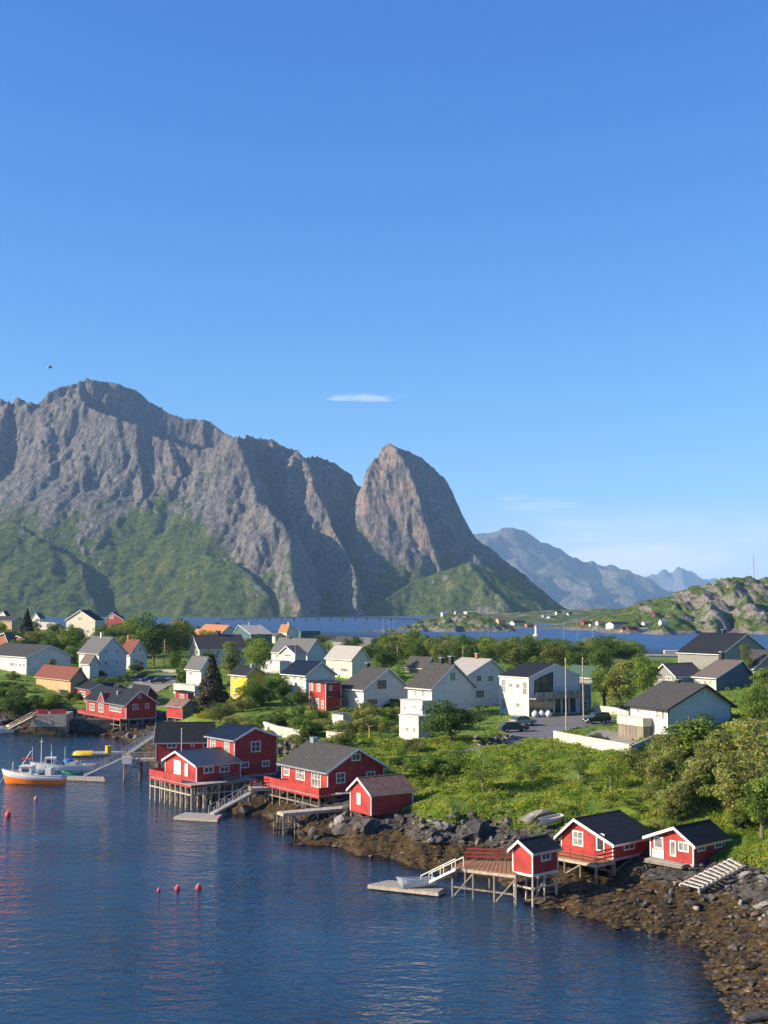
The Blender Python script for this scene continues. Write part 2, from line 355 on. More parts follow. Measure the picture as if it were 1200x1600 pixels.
AZ, RW = np.meshgrid(az, rw); GX = AZ * RW; GY = RW; GZ = TZ(GX, GY); GZf = GZ + rough(GX, GY, GZ)
def groundmat():
    m = bpy.data.materials.new('ground_cover'); m.use_nodes = True; t = m.node_tree; b = t.nodes['Principled BSDF']; Lk = t.links.new
    g = N(t, 'ShaderNodeNewGeometry'); sx = N(t, 'ShaderNodeSeparateXYZ'); Lk(g.outputs['Position'], sx.inputs[0])
    def nz_(sc, d=5.0):
        n = N(t, 'ShaderNodeTexNoise', i={'Scale': sc, 'Detail': d, 'Roughness': .6}); Lk(g.outputs['Position'], n.inputs['Vector']); return n.outputs[0]
    def mix(f, a, c):
        n = N(t, 'ShaderNodeMix', data_type='RGBA'); Lk(f, n.inputs[0])
        for i, v in ((6, a), (7, c)):
            if isinstance(v, tuple): n.inputs[i].default_value = (*v, 1)
            else: Lk(v, n.inputs[i])
        return n.outputs[2]
    n1, n2, n3 = nz_(.25), nz_(1.7), nz_(6.0)
    gr = mix(MR(t, n1, .35, .65), (.10, .17, .02), (.19, .26, .035))
    gr = mix(MR(t, n2, .55, .75), gr, (.20, .19, .05))
    rk = mix(MR(t, n2, .3, .7), (.03, .027, .024), (.11, .10, .085))
    wd = mix(MR(t, n2, .35, .65), (.02, .014, .009), (.10, .062, .02))
    wd = mix(MR(t, n3, .6, .75), wd, (.15, .095, .025))
    zz = M(t, 'ADD', sx.outputs[2], M(t, 'MULTIPLY', M(t, 'SUBTRACT', n1, .5), 1.2))
    c = mix(MR(t, zz, 1.4, 1.9), wd, rk); c = mix(MR(t, zz, 2.7, 3.2), c, gr)
    deep = mix(MR(t, sx.outputs[2], -2.6, -.3), (.02, .045, .06), c)  # light lost in deeper water is put into the sea bed colour
    Lk(deep, b.inputs['Base Color']); b.inputs['Roughness'].default_value = .85; b.inputs['Specular IOR Level'].default_value = .2
    bp = N(t, 'ShaderNodeBump', i={'Strength': .9, 'Distance': .25}); Lk(n3, bp.inputs['Height']); Lk(bp.outputs[0], b.inputs['Normal'])
    return m
link('ground', gridmesh('ground', GX, GY, GZf, groundmat()), kind='structure', label='rocky grass covered shore and village ground')
for n, mk, P in RP:                     # draped sheets
    xs = [p.x for p in P]; ys = [p.y for p in P]; st = .8
    gx, gy = np.meshgrid(np.arange(min(xs), max(xs), st), np.arange(min(ys), max(ys), st * 1.5))
    ins = inpoly(gx, gy, P); Z = TZ(gx, gy) + .06
    r, c = gx.shape; idx = np.arange(r * c).reshape(r, c)
    ok = ins[:-1, :-1] & ins[:-1, 1:] & ins[1:, 1:] & ins[1:, :-1]
    F = np.stack([idx[:-1, :-1], idx[:-1, 1:], idx[1:, 1:], idx[1:, :-1]], -1)[ok]
    used, inv = np.unique(F.ravel(), return_inverse=True); V = np.stack([gx, gy, Z], -1).reshape(-1, 3)[used]
    link(n, npmesh(n, V, inv.reshape(-1, 4), {'asphalt': ASPH, 'gravel': GRAVEL}[mk], True), kind='structure', label={'asphalt': 'grey asphalt surface by the white houses', 'gravel': 'pale gravel ground'}[mk])
# ------------------------------------------------------------------ mountains
def mtnmat(name, rock1, rock2, green, gs=.02, warm=(.30, .22, .18), scale=1.0):
    m = bpy.data.materials.new(name); m.use_nodes = True; t = m.node_tree; b = t.nodes['Principled BSDF']; Lk = t.links.new
    g = N(t, 'ShaderNodeNewGeometry'); at = N(t, 'ShaderNodeAttribute', attribute_name='veg'); aw = N(t, 'ShaderNodeAttribute', attribute_name='warm')
    def nz_(sc, st=(1, 1, 1), d=6.0, r=.6):
        mp = N(t, 'ShaderNodeMapping'); mp.inputs['Scale'].default_value = st; Lk(g.outputs['Position'], mp.inputs[0])
        n = N(t, 'ShaderNodeTexNoise', i={'Scale': sc, 'Detail': d, 'Roughness': r}); Lk(mp.outputs[0], n.inputs['Vector']); return n.outputs[0]
    def mix(f, a, c):
        n = N(t, 'ShaderNodeMix', data_type='RGBA'); Lk(f, n.inputs[0])
        for i, v in ((6, a), (7, c)):
            if isinstance(v, tuple): n.inputs[i].default_value = (*v, 1)
            else: Lk(v, n.inputs[i])
        return n.outputs[2]
    n1 = nz_(.012 * scale); n2 = nz_(.06 * scale, (1, .35, .3)); n3 = nz_(.05 * scale, d=8, r=.7)
    rk = mix(MR(t, n2, .38, .62), rock1, rock2)
    rk = mix(M(t, 'MULTIPLY', MR(t, n1, .45, .6), aw.outputs['Fac']), rk, warm)
    n4 = nz_(.16 * scale, (1, .4, .28), 6.0, .75)
    rk = mix(MR(t, n4, .52, .36), rk, tuple(x * .42 for x in rock1)); rk = mix(MR(t, n4, .58, .72), rk, tuple(min(1, x * 1.45) for x in rock2))
    f = M(t, 'ADD', at.outputs['Fac'], M(t, 'MULTIPLY', M(t, 'SUBTRACT', n3, .5), 1.7))
    gr = mix(MR(t, n3, .42, .55), tuple(x * .5 for x in green), green)
    gr = mix(MR(t, n1, .5, .7), gr, tuple(x * y for x, y in zip(green, (1.6, 1.25, 1.1))))
    c = mix(MR(t, f, .42, .56), rk, gr); Lk(c, b.inputs['Base Color'])
    b.inputs['Roughness'].default_value = .9; b.inputs['Specular IOR Level'].default_value = .1
    bp = N(t, 'ShaderNodeBump', i={'Strength': 1.0, 'Distance': 9.0 / scale}); Lk(M(t, 'ADD', M(t, 'ADD', n2, n3), n4), bp.inputs['Height']); Lk(bp.outputs[0], b.inputs['Normal'])
    return m
def tents(X, Y, ridges, base):
    Z = np.full(X.shape, base, float)
    for pts, sl, sr, d1, s2 in ridges:
        P = [PY(*p) for p in pts]; best = np.full(X.shape, -1e9)
        for a, b in zip(P[:-1], P[1:]):
            dx, dy = b.x - a.x, b.y - a.y; l2 = dx * dx + dy * dy
            t = np.clip(((X - a.x) * dx + (Y - a.y) * dy) / l2, 0, 1)
            ex = X - (a.x + t * dx); ey = Y - (a.y + t * dy); d = np.hypot(ex, ey)
            side = (dx * ey - dy * ex) / (math.sqrt(l2) * (d + 1e-6))      # >0: to the one side, which is +X for ridges running towards the camera
            w = .5 + .5 * np.clip(side * 2, -1, 1); s = sl * (1 - w) + sr * w
            z = a.z + (b.z - a.z) * t - s * np.minimum(d, d1) - s2 * np.maximum(d - d1, 0)
            best = np.maximum(best, z)
        Z = np.maximum(Z, best)
    return Z
# (points as picture column, row, distance; slope to -X side, slope to +X side, reach of steep part, lower slope)
RG = [
 ([(-260, 650, 4400), (-120, 618, 4400), (-40, 628, 4400), (0, 622, 4400), (18, 632, 4420), (40, 624, 4400), (60, 634, 4400), (78, 622, 4420), (95, 606, 4450), (120, 600, 4480), (140, 595, 4500), (175, 597, 4520), (200, 606, 4540), (218, 613, 4560), (235, 628, 4560), (262, 643, 4560), (290, 655, 4560), (322, 656, 4560), (345, 675, 4520), (372, 690, 4400)], 1.5, 1.0, 200, .6),
 ([(120, 603, 4400), (128, 625, 4300), (150, 642, 4240), (185, 652, 4180), (215, 665, 4160), (240, 682, 4140), (265, 690, 4120), (300, 704, 4090), (335, 698, 4060), (355, 688, 4030), (372, 684, 4000)], 1.0, 2.0, 260, .55),
 ([(122, 602, 4500), (130, 625, 4380), (148, 642, 4250)], 1.0, 1.9, 260, .6),
 ([(372, 684, 4000), (383, 715, 3920), (392, 750, 3830), (405, 785, 3720), (432, 805, 3560), (440, 815, 3480), (450, 855, 3360), (460, 905, 3200), (470, 948, 3060)], .85, 1.45, 260, .5),
 ([(372, 684, 4060), (400, 685, 4180), (425, 686, 4200), (440, 695, 4200), (465, 703, 4200), (478, 716, 4220), (500, 716, 4260), (520, 722, 4260), (545, 745, 4260), (563, 762, 4260), (580, 790, 4260)], 2.6, 1.8, 520, .6),
 ([(428, 688, 4180), (438, 730, 4080), (446, 765, 3980), (452, 800, 3880)], 1.4, 2.0, 300, .8),
 ([(468, 704, 4160), (484, 735, 4020), (498, 775, 3880), (516, 815, 3740), (536, 860, 3560), (554, 900, 3400), (564, 940, 3250)], 1.1, 3.0, 420, 1.4),
 ([(462, 712, 4100), (455, 745, 4000), (449, 778, 3920), (464, 830, 3780), (492, 875, 3620), (528, 918, 3420)], 2.4, 1.15, 320, 1.6),
 
 ([(612, 694, 4040), (622, 700, 4000), (640, 735, 3930), (655, 780, 3860), (668, 830, 3780), (682, 880, 3700), (690, 920, 3600)], 1.5, 2.6, 360, .8),
 ([(598, 699, 4060), (585, 717, 4030), (574, 742, 3990), (566, 775, 3930), (572, 820, 3860), (585, 860, 3800), (596, 905, 3720)], 2.8, 1.0, 300, .8),
 ([(598, 699, 4060), (612, 694, 4060), (640, 704, 4080), (662, 718, 4100), (683, 735, 4120), (697, 752, 4140), (708, 775, 4170), (720, 800, 4200), (733, 830, 4260), (750, 855, 4340), (772, 878, 4440), (802, 900, 4540), (832, 922, 4600), (852, 948, 4640)], 2.2, 2.2, 420, .6),
 ([(560, 945, 3300), (600, 938, 3350), (650, 905, 3480), (690, 893, 3500), (735, 878, 3500), (765, 892, 3520), (800, 905, 3560), (826, 925, 3600), (850, 946, 3640)], .55, .75, 500, .5),
 ([(735, 880, 3480), (760, 915, 3340), (790, 940, 3240)], .7, .9, 300, .5),
 ([(800, 905, 3550), (830, 935, 3420), (846, 948, 3330)], .8, 1.2, 300, .5),
 ([(10, 628, 4380), (2, 690, 4180), (-8, 760, 3960), (-20, 830, 3700)], .8, 1.8, 220, .6),
 ([(45, 630, 4380), (72, 690, 4200), (78, 750, 4040), (60, 800, 3900)], .8, 1.7, 220, .6),
 ([(22, 700, 4200), (18, 750, 4080), (30, 800, 3900)], .9, 1.9, 150, .6),
 ([(98, 620, 4360), (112, 690, 4150), (104, 750, 3980), (110, 790, 3850)], .8, 1.6, 200, .58),
 ([(150, 645, 4230), (160, 700, 4080), (170, 760, 3900), (150, 820, 3700)], .8, 1.5, 200, .56),
 ([(215, 666, 4150), (214, 720, 4000), (222, 775, 3850)], .8, 1.6, 180, .56),
 ([(265, 692, 4110), (280, 740, 3960), (300, 800, 3780), (330, 860, 3550), (345, 905, 3350)], .7, 1.2, 200, .55),
 ([(-60, 800, 3800), (20, 815, 3650), (80, 850, 3500), (130, 900, 3300), (150, 940, 3150)], .4, .75, 200, .5),
 ([(300, 860, 3480), (370, 880, 3330), (410, 925, 3150)], .5, .9, 200, .5),
]
xs = np.arange(-2100, 760, 5.0); ys = np.arange(2940, 4900, 5.6)
MX, MY = np.meshgrid(xs, ys)
dome_ = sstep(560, 585, 600 + FPX * MX / MY)
wx = (12 - 8 * dome_) * fbm(MX / 220, MY / 300, 2, 21) + 5 * fbm(MX / 40, MY / 110, 4, 33, .55)
Z0 = tents(MX + wx, MY + 2.0 * wx, RG, -60)
gy_, gx_ = np.gradient(Z0, 5.6, 5.0); slope = np.hypot(gx_, gy_)
steep = sstep(.5, 1.1, slope)
dg = MX + .35 * MY
cr = 8 * ridged(MX / 120, MY / 700, 2, 41) + 6.0 * ridged(dg / 42, MY / 300, 3, 45) + 2.0 * ridged(dg / 15, MY / 80, 3, 48) + 3
Z1 = Z0 + (cr - 8) * (.12 + .88 * steep) * (.25 + .95 * sstep(-.35, .45, fbm(MX / 210, MY / 420, 3, 91))) * (1 - .45 * sstep(560, 585, 600 + FPX * MX / MY) * sstep(100, 250, Z0)) * sstep(0, 160, Z0) + 3 * fbm(MX / 30, MY / 30, 4, 51) * sstep(0, 60, Z0)
Z1 = np.where(Z0 <= -59, -60, Z1)
gy_, gx_ = np.gradient(Z1, 5.6, 5.0); sl2 = np.hypot(gx_, gy_)
px_ = 600 + FPX * MX / (MY * CP + (Z1 - HC) * SP); py_ = HZ - FPX * (Z1 - HC) / MY
band_ = np.exp(-((py_ - (820 - (px_ - 180) * .58)) / 22) ** 2) * sstep(150, 220, px_) * (1 - sstep(350, 375, px_))
low = sstep(330, 60, Z1)
veg = .02 + .46 * low * (1 - .55 * sstep(.7, 1.3, sl2)) - .30 * sstep(.8, 1.5, sl2) + .42 * band_ + .18 * sstep(500, 250, Z1)
veg += .34 * sstep(740, 850, py_) * (1 - sstep(330, 420, px_)) * (1 - sstep(.8, 1.2, sl2)) + .22 * sstep(560, 580, px_) * sstep(870, 905, py_)
veg += .34 * fbm(MX / 130, MY / 240, 4, 61)
veg += .30 * np.exp(-((px_ - 215) / 110) ** 2 - ((py_ - 895) / 55) ** 2) - .22 * np.exp(-((px_ - 30) / 75) ** 2 - ((py_ - 905) / 40) ** 2) - .25 * np.exp(-((px_ - 370) / 60) ** 2 - ((py_ - 850) / 70) ** 2)
warm_ = sstep(440, 470, px_) * (1 - sstep(660, 720, px_)) * sstep(.9, 1.4, sl2)
MTN = mtnmat('mountain_rock', (.128, .118, .110), (.225, .206, .192), (.085, .12, .028), warm=(.29, .215, .17))
link('mountain', gridmesh('mountain', MX, MY, Z1, MTN, True, {'veg': veg, 'warm': warm_ + .15}), kind='structure', label='steep grey rock mountain with a sharp tower peak and green foot')
HF = []
def massif(name, label, ridges, x0, x1, y0, y1, st, namp, nsc, m, vegf, base=-40, smooth=True):
    X, Y = np.meshgrid(np.arange(x0, x1, st), np.arange(y0, y1, st))
    Z = tents(X + nsc * .3 * fbm(X / nsc, Y / nsc, 3, 71), Y + nsc * .3 * fbm(X / nsc, Y / nsc, 3, 75), ridges, base)
    f = sstep(0, namp * 2.5, Z)
    Z2 = Z + namp * (ridged(X / nsc, Y / nsc / 1.6, 5, 81) - .9) * f
    gy, gx = np.gradient(Z2, st); s = np.hypot(gx, gy); HF.append((x0, y0, st, Z2))
    return link(name, gridmesh(name, X, Y, Z2, m, smooth, {'veg': vegf(Z2, s, X, Y), 'warm': np.zeros(X.shape)}), kind='structure', label=label)
FAR = mtnmat('far_mountain_rock', (.10, .095, .09), (.17, .155, .145), (.075, .095, .04), scale=.5)
massif('far_mountain', 'long blue mountain range beyond the sound', [
 ([(640, 830, 13500), (700, 828, 13500), (745, 830, 13500), (772, 826, 13500), (800, 829, 13500), (822, 838, 13575), (840, 848, 13650), (862, 856, 13725), (885, 868, 13800), (905, 874, 13875), (925, 880, 13950), (945, 876, 14025), (968, 884, 14100), (985, 898, 14250), (1010, 915, 14400), (1050, 946, 14550)], .75, .75, 1050, .42),
 ([(772, 828, 13500), (790, 870, 12750), (800, 905, 12000), (805, 938, 11400)], .5, .9, 750, .4),
 ([(862, 856, 13725), (885, 885, 13050), (910, 915, 12300), (935, 940, 11550)], .45, .9, 750, .4),
 ([(945, 877, 14025), (965, 905, 13350), (990, 930, 12450), (1010, 944, 11850)], .45, .9, 750, .4),
 ([(720, 850, 13200), (735, 890, 12450), (745, 930, 11700)], .5, .9, 750, .4)], -750, 3900, 10800, 15300, 26, 42, 700, FAR, lambda z, s, x, y: .55 - .4 * sstep(.5, 1.1, s) - .1 * sstep(450, 750, z))
massif('farther_mountain', 'pale blue jagged mountains at the horizon', [
 ([(940, 905, 21000), (970, 898, 21000), (990, 896, 21000), (1012, 894, 21000), (1030, 898, 21000), (1042, 889, 21000), (1052, 891, 21000), (1060, 888, 21000), (1072, 896, 21000), (1082, 893, 21000), (1092, 903, 21000), (1108, 905, 21000), (1122, 908, 21000), (1150, 912, 21000), (1200, 922, 21000), (1300, 935, 21000)], 1.0, 1.0, 400, .4),
 ([(1012, 895, 21000), (1022, 925, 20400), (1030, 944, 19900)], .8, 1.2, 400, .4),
 ([(1060, 889, 21000), (1072, 920, 20400), (1085, 942, 19900)], .8, 1.2, 400, .4)], 3000, 8200, 19200, 22600, 34, 60, 520, FAR, lambda z, s, x, y: .3 - .3 * sstep(.5, 1.1, s))
HEAD = mtnmat('headland_rock', (.17, .15, .128), (.28, .25, .215), (.085, .13, .03), warm=(.28, .23, .18), scale=7)
massif('headland', 'rounded rocky headland with green hollows', [
 ([(985, 982, 1180), (1005, 968, 1230), (1040, 951, 1290), (1080, 932, 1340), (1104, 917, 1360), (1126, 906, 1370), (1150, 903, 1370), (1200, 905, 1370), (1300, 915, 1370), (1450, 940, 1370)], .32, .32, 300, .3),
 ([(1104, 918, 1350), (1112, 940, 1260), (1118, 965, 1190), (1120, 985, 1140)], .6, .8, 100, .5),
 ([(1150, 906, 1350), (1165, 930, 1280), (1185, 955, 1210), (1200, 980, 1140)], .5, .8, 100, .5),
 ([(1060, 945, 1300), (1050, 965, 1210), (1040, 983, 1120)], .4, .6, 100, .4),
 ([(1230, 910, 1350), (1240, 960, 1200)], .6, .8, 100, .5)], 190, 620, 1040, 1600, 1.5, 3.6, 30, HEAD, lambda z, s, x, y: .66 + .55 * fbm(x / 22, y / 30, 3, 5) - .35 * sstep(.5, .9, s) + .4 * sstep(330, 270, x) * sstep(2, 5, z) - .9 * sstep(4, 1.5, z), base=-8)
massif('wooded_point', 'low wooded rocky point in the sound', [
 ([(560, 985, 1240), (620, 982, 1270), (655, 972, 1300), (690, 963, 1310), (720, 957, 1310), (745, 957, 1300), (762, 968, 1290), (772, 980, 1280)], .35, .5, 60, .4),
 ([(700, 963, 1300), (705, 980, 1245)], .4, .6, 60, .4), ([(655, 972, 1300), (660, 983, 1250)], .4, .6, 60, .4)], -60, 160, 1180, 1400, 1.5, 1.8, 16, HEAD, lambda z, s, x, y: .68 + .4 * fbm(x / 12, y / 12, 3, 5) - .5 * sstep(.6, 1.0, s) - .8 * sstep(3.5, 1.5, z), base=-5)
massif('distant_shore', 'low green distant shore with scattered houses', [
 ([(790, 962, 2600), (840, 958, 2500), (900, 955, 2300), (935, 951, 2200), (965, 955, 2150), (1000, 957, 2100), (1060, 960, 2000), (1200, 960, 2000)], .06, .06, 200, .06),
 ([(915, 969, 1750), (950, 971, 1560), (1000, 973, 1520), (1040, 972, 1560)], .12, .12, 60, .2),
 ([(690, 966, 2100), (770, 966, 2000), (800, 968, 1900), (828, 970, 1850)], .1, .14, 60, .2),
 ([(870, 978, 1500), (940, 976, 1500), (1000, 976, 1500), (1050, 974, 1480)], .04, .04, 100, .1),
 ([(795, 978, 1470), (838, 980, 1460)], .08, .08, 60, .2),
 ([(770, 972, 1500), (790, 973, 1480), (800, 975, 1470)], .2, .3, 60, .3),
 ([(860, 980, 1500), (900, 980, 1480), (925, 981, 1470)], .15, .2, 60, .2)], 60, 760, 1430, 2700, 5, 2.5, 40, HEAD, lambda z, s, x, y: .66 + .5 * fbm(x / 40, y / 60, 3, 5) - .7 * sstep(1.2, .3, z), base=-4)
massif('islet', 'small dark rock islet under the beacon', [([(818, 993, 1075), (838, 990, 1075), (858, 994, 1070)], .35, .35, 30, .3)], 100, 160, 1045, 1105, 1.0, 1.0, 6, HEAD, lambda z, s, x, y: z * 0 - 1, base=-3)
massif('low_skerry', 'flat dark rock strip at the mountain foot', [([(740, 948, 4300), (800, 949, 4300), (850, 950, 4300), (885, 956, 4200)], .2, .2, 100, .1)], 200, 800, 4000, 4600, 10, 3, 40, FAR, lambda z, s, x, y: z * 0 + .5, base=-8)
# ------------------------------------------------------------------ sea
th = np.concatenate([np.linspace(-1.45, -.52, 30)[:-1], np.linspace(-.52, .52, 300), np.linspace(.52, 1.45, 30)[1:]])
rr = np.concatenate([np.exp(np.linspace(math.log(8), math.log(60), 12))[:-1], np.exp(np.linspace(math.log(60), math.log(700), 260)), np.exp(np.linspace(math.log(700), math.log(60000), 40))[1:]])
TH, RR = np.meshgrid(th, rr); SX = np.sin(TH) * RR; SY = np.cos(TH) * RR
dep = np.full(SX.shape, 6.0); k = (RR > 60) & (np.abs(TH) < .53) & (RR < 1250); dep[k] = -TZ(SX[k], SY[k])
def seamat():
    m = bpy.data.materials.new('sea_water'); m.use_nodes = True; t = m.node_tree; t.nodes.clear(); Lk = t.links.new
    g = N(t, 'ShaderNodeNewGeometry'); at = N(t, 'ShaderNodeAttribute', attribute_name='depth')
    def nz_(sc, st, rot, d=4.0, dist=.3):
        mp = N(t, 'ShaderNodeMapping'); mp.inputs['Scale'].default_value = st; mp.inputs['Rotation'].default_value = (0, 0, R(rot)); Lk(g.outputs['Position'], mp.inputs[0])
        n = N(t, 'ShaderNodeTexNoise', i={'Scale': sc, 'Detail': d, 'Roughness': .5, 'Distortion': dist}); Lk(mp.outputs[0], n.inputs['Vector']); return n.outputs[0]
    a = nz_(.75, (.55, 1, 1), 16); b_ = nz_(2.0, (.7, 1, 1), -12, 3.0); c = nz_(.06, (1, 1, 1), 0, 2.0, 0); f = nz_(.16, (.35, 1, 1), 10, 3.0)
    h = M(t, 'ADD', M(t, 'MULTIPLY', a, .55), M(t, 'MULTIPLY', b_, .3)); h = M(t, 'ADD', h, M(t, 'MULTIPLY', f, .45))
    bp = N(t, 'ShaderNodeBump', i={'Distance': .8}); Lk(h, bp.inputs['Height']); Lk(MR(t, c, .3, .7, .3, .7), bp.inputs['Strength'])
    fr = N(t, 'ShaderNodeFresnel', i={'IOR': 1.33}); Lk(bp.outputs[0], fr.inputs['Normal']); ao = N(t, 'ShaderNodeAttribute', attribute_name='open_sea')     # wind-roughened water out in the sound
    frm = M(t, 'MULTIPLY', fr.outputs[0], MR(t, ao.outputs['Fac'], 0, 1, 1.0, .42))
    gl = N(t, 'ShaderNodeBsdfGlossy'); Lk(MR(t, ao.outputs['Fac'], 0, 1, .035, .3), gl.inputs['Roughness']); Lk(bp.outputs[0], gl.inputs['Normal'])
    df = N(t, 'ShaderNodeBsdfDiffuse'); dm = N(t, 'ShaderNodeMix', data_type='RGBA'); Lk(ao.outputs['Fac'], dm.inputs[0]); dm.inputs[6].default_value = (.014, .046, .086, 1); dm.inputs[7].default_value = (.016, .075, .18, 1); Lk(dm.outputs[2], df.inputs[0])  # bluer body out in the sound: reflected upper sky put into the colour
    tr = N(t, 'ShaderNodeBsdfTransparent'); tr.inputs[0].default_value = (.62, .75, .72, 1)
    m1 = N(t, 'ShaderNodeMixShader'); Lk(MR(t, at.outputs['Fac'], .0, 2.2), m1.inputs[0]); Lk(tr.outputs[0], m1.inputs[1]); Lk(df.outputs[0], m1.inputs[2])
    m2 = N(t, 'ShaderNodeMixShader'); Lk(frm, m2.inputs[0]); Lk(m1.outputs[0], m2.inputs[1]); Lk(gl.outputs[0], m2.inputs[2])
    o = N(t, 'ShaderNodeOutputMaterial'); Lk(m2.outputs[0], o.inputs[0]); return m
link('water', gridmesh('water', SX, SY, np.zeros(SX.shape), seamat(), True, {'depth': dep, 'open_sea': sstep(330, 480, SY)}), kind='structure', label='rippled dark blue sea')
# ------------------------------------------------------------------ air
HB = MB().box(-6200, -60, -110, 9400, 23500, 1350)
hm = bpy.data.materials.new('haze_air'); hm.use_nodes = True; t = hm.node_tree; t.nodes.clear()
pv = N(t, 'ShaderNodeVolumePrincipled'); pv.inputs['Density'].default_value = 3.9e-5; pv.inputs['Color'].default_value = (.46, .72, 1, 1); pv.inputs['Anisotropy'].default_value = 0.0
o = N(t, 'ShaderNodeOutputMaterial'); t.links.new(pv.outputs[0], o.inputs['Volume'])
HB.build('haze', hm, kind='stuff', label='thin bluish air between the camera and the mountains')
# ------------------------------------------------------------------ houses
FOOT = []                              # footprints kept clear of plants
def solve_len(C, d, pxt, z):           # length along d from C until picture column pxt
    x = (pxt - 600) / FPX
    a = C.x - x * (CP * C.y + (z - HC) * SP); b = d.x - x * CP * d.y
    return -a / b
class H: pass
def winbox(par, s, u0, u1, z0, z1, h, frame=None, glass=None, mun=True, kind='window', lab=None):
    """a window or door on wall s: 'L' is the plane x=0 (out -x), 'R' the plane y=0 (out -y)"""
    frame = frame or TRIM; glass = glass or (GLASSW if s == 'L' else GLASS)  # sunlit L walls take the paler glass, sun painted into its colour
    u0, u1 = min(u0, u1), max(u0, u1); z0, z1 = min(z0, z1), max(z0, z1); w, hh = u1 - u0, z1 - z0; b = min(.13, w * .2)
    off = h.off
    def bx(m, a, c, e, f, o0, o1):
        if s == 'R': m.box(a, -o1, c, e, -o0, f)
        else: m.box(-o1, a, c, -o0, e, f)
    m = MB(); bx(m, u0, z0, u0 + b, z1, off, off + .06); bx(m, u1 - b, z0, u1, z1, off, off + .06)
    bx(m, u0 + b, z0, u1 - b, z0 + b, off, off + .058); bx(m, u0 + b, z1 - b, u1 - b, z1, off, off + .058)
    fr = m.build(kind + '_frame' if kind != 'window' else 'window', frame, par)
    if kind == 'door':
        fr.name = 'door'; m = MB(); bx(m, u0 + b, z0 + b, u1 - b, z1 - b, off, off + .03); m.build('door_panel', glass, fr); return fr
    m = MB(); bx(m, u0 + b, z0 + b, u1 - b, z1 - b, off, off + .02); m.build('pane', glass, fr)
    if mun and w > .7:
        m = MB(); n = 2 if w < 1.6 else 3
        for i in range(1, n):
            uc = u0 + w * i / n; bx(m, uc - .035, z0 + b, uc + .035, z1 - b, off + .022, off + .05)
        if hh > 1.1: bx(m, u0 + b, (z0 + z1) / 2 - .03, u1 - b, (z0 + z1) / 2 + .03, off + .021, off + .045)
        m.build('mullion', frame, fr, kind='stuff') if False else m.build('mullion', frame, fr)
    return fr
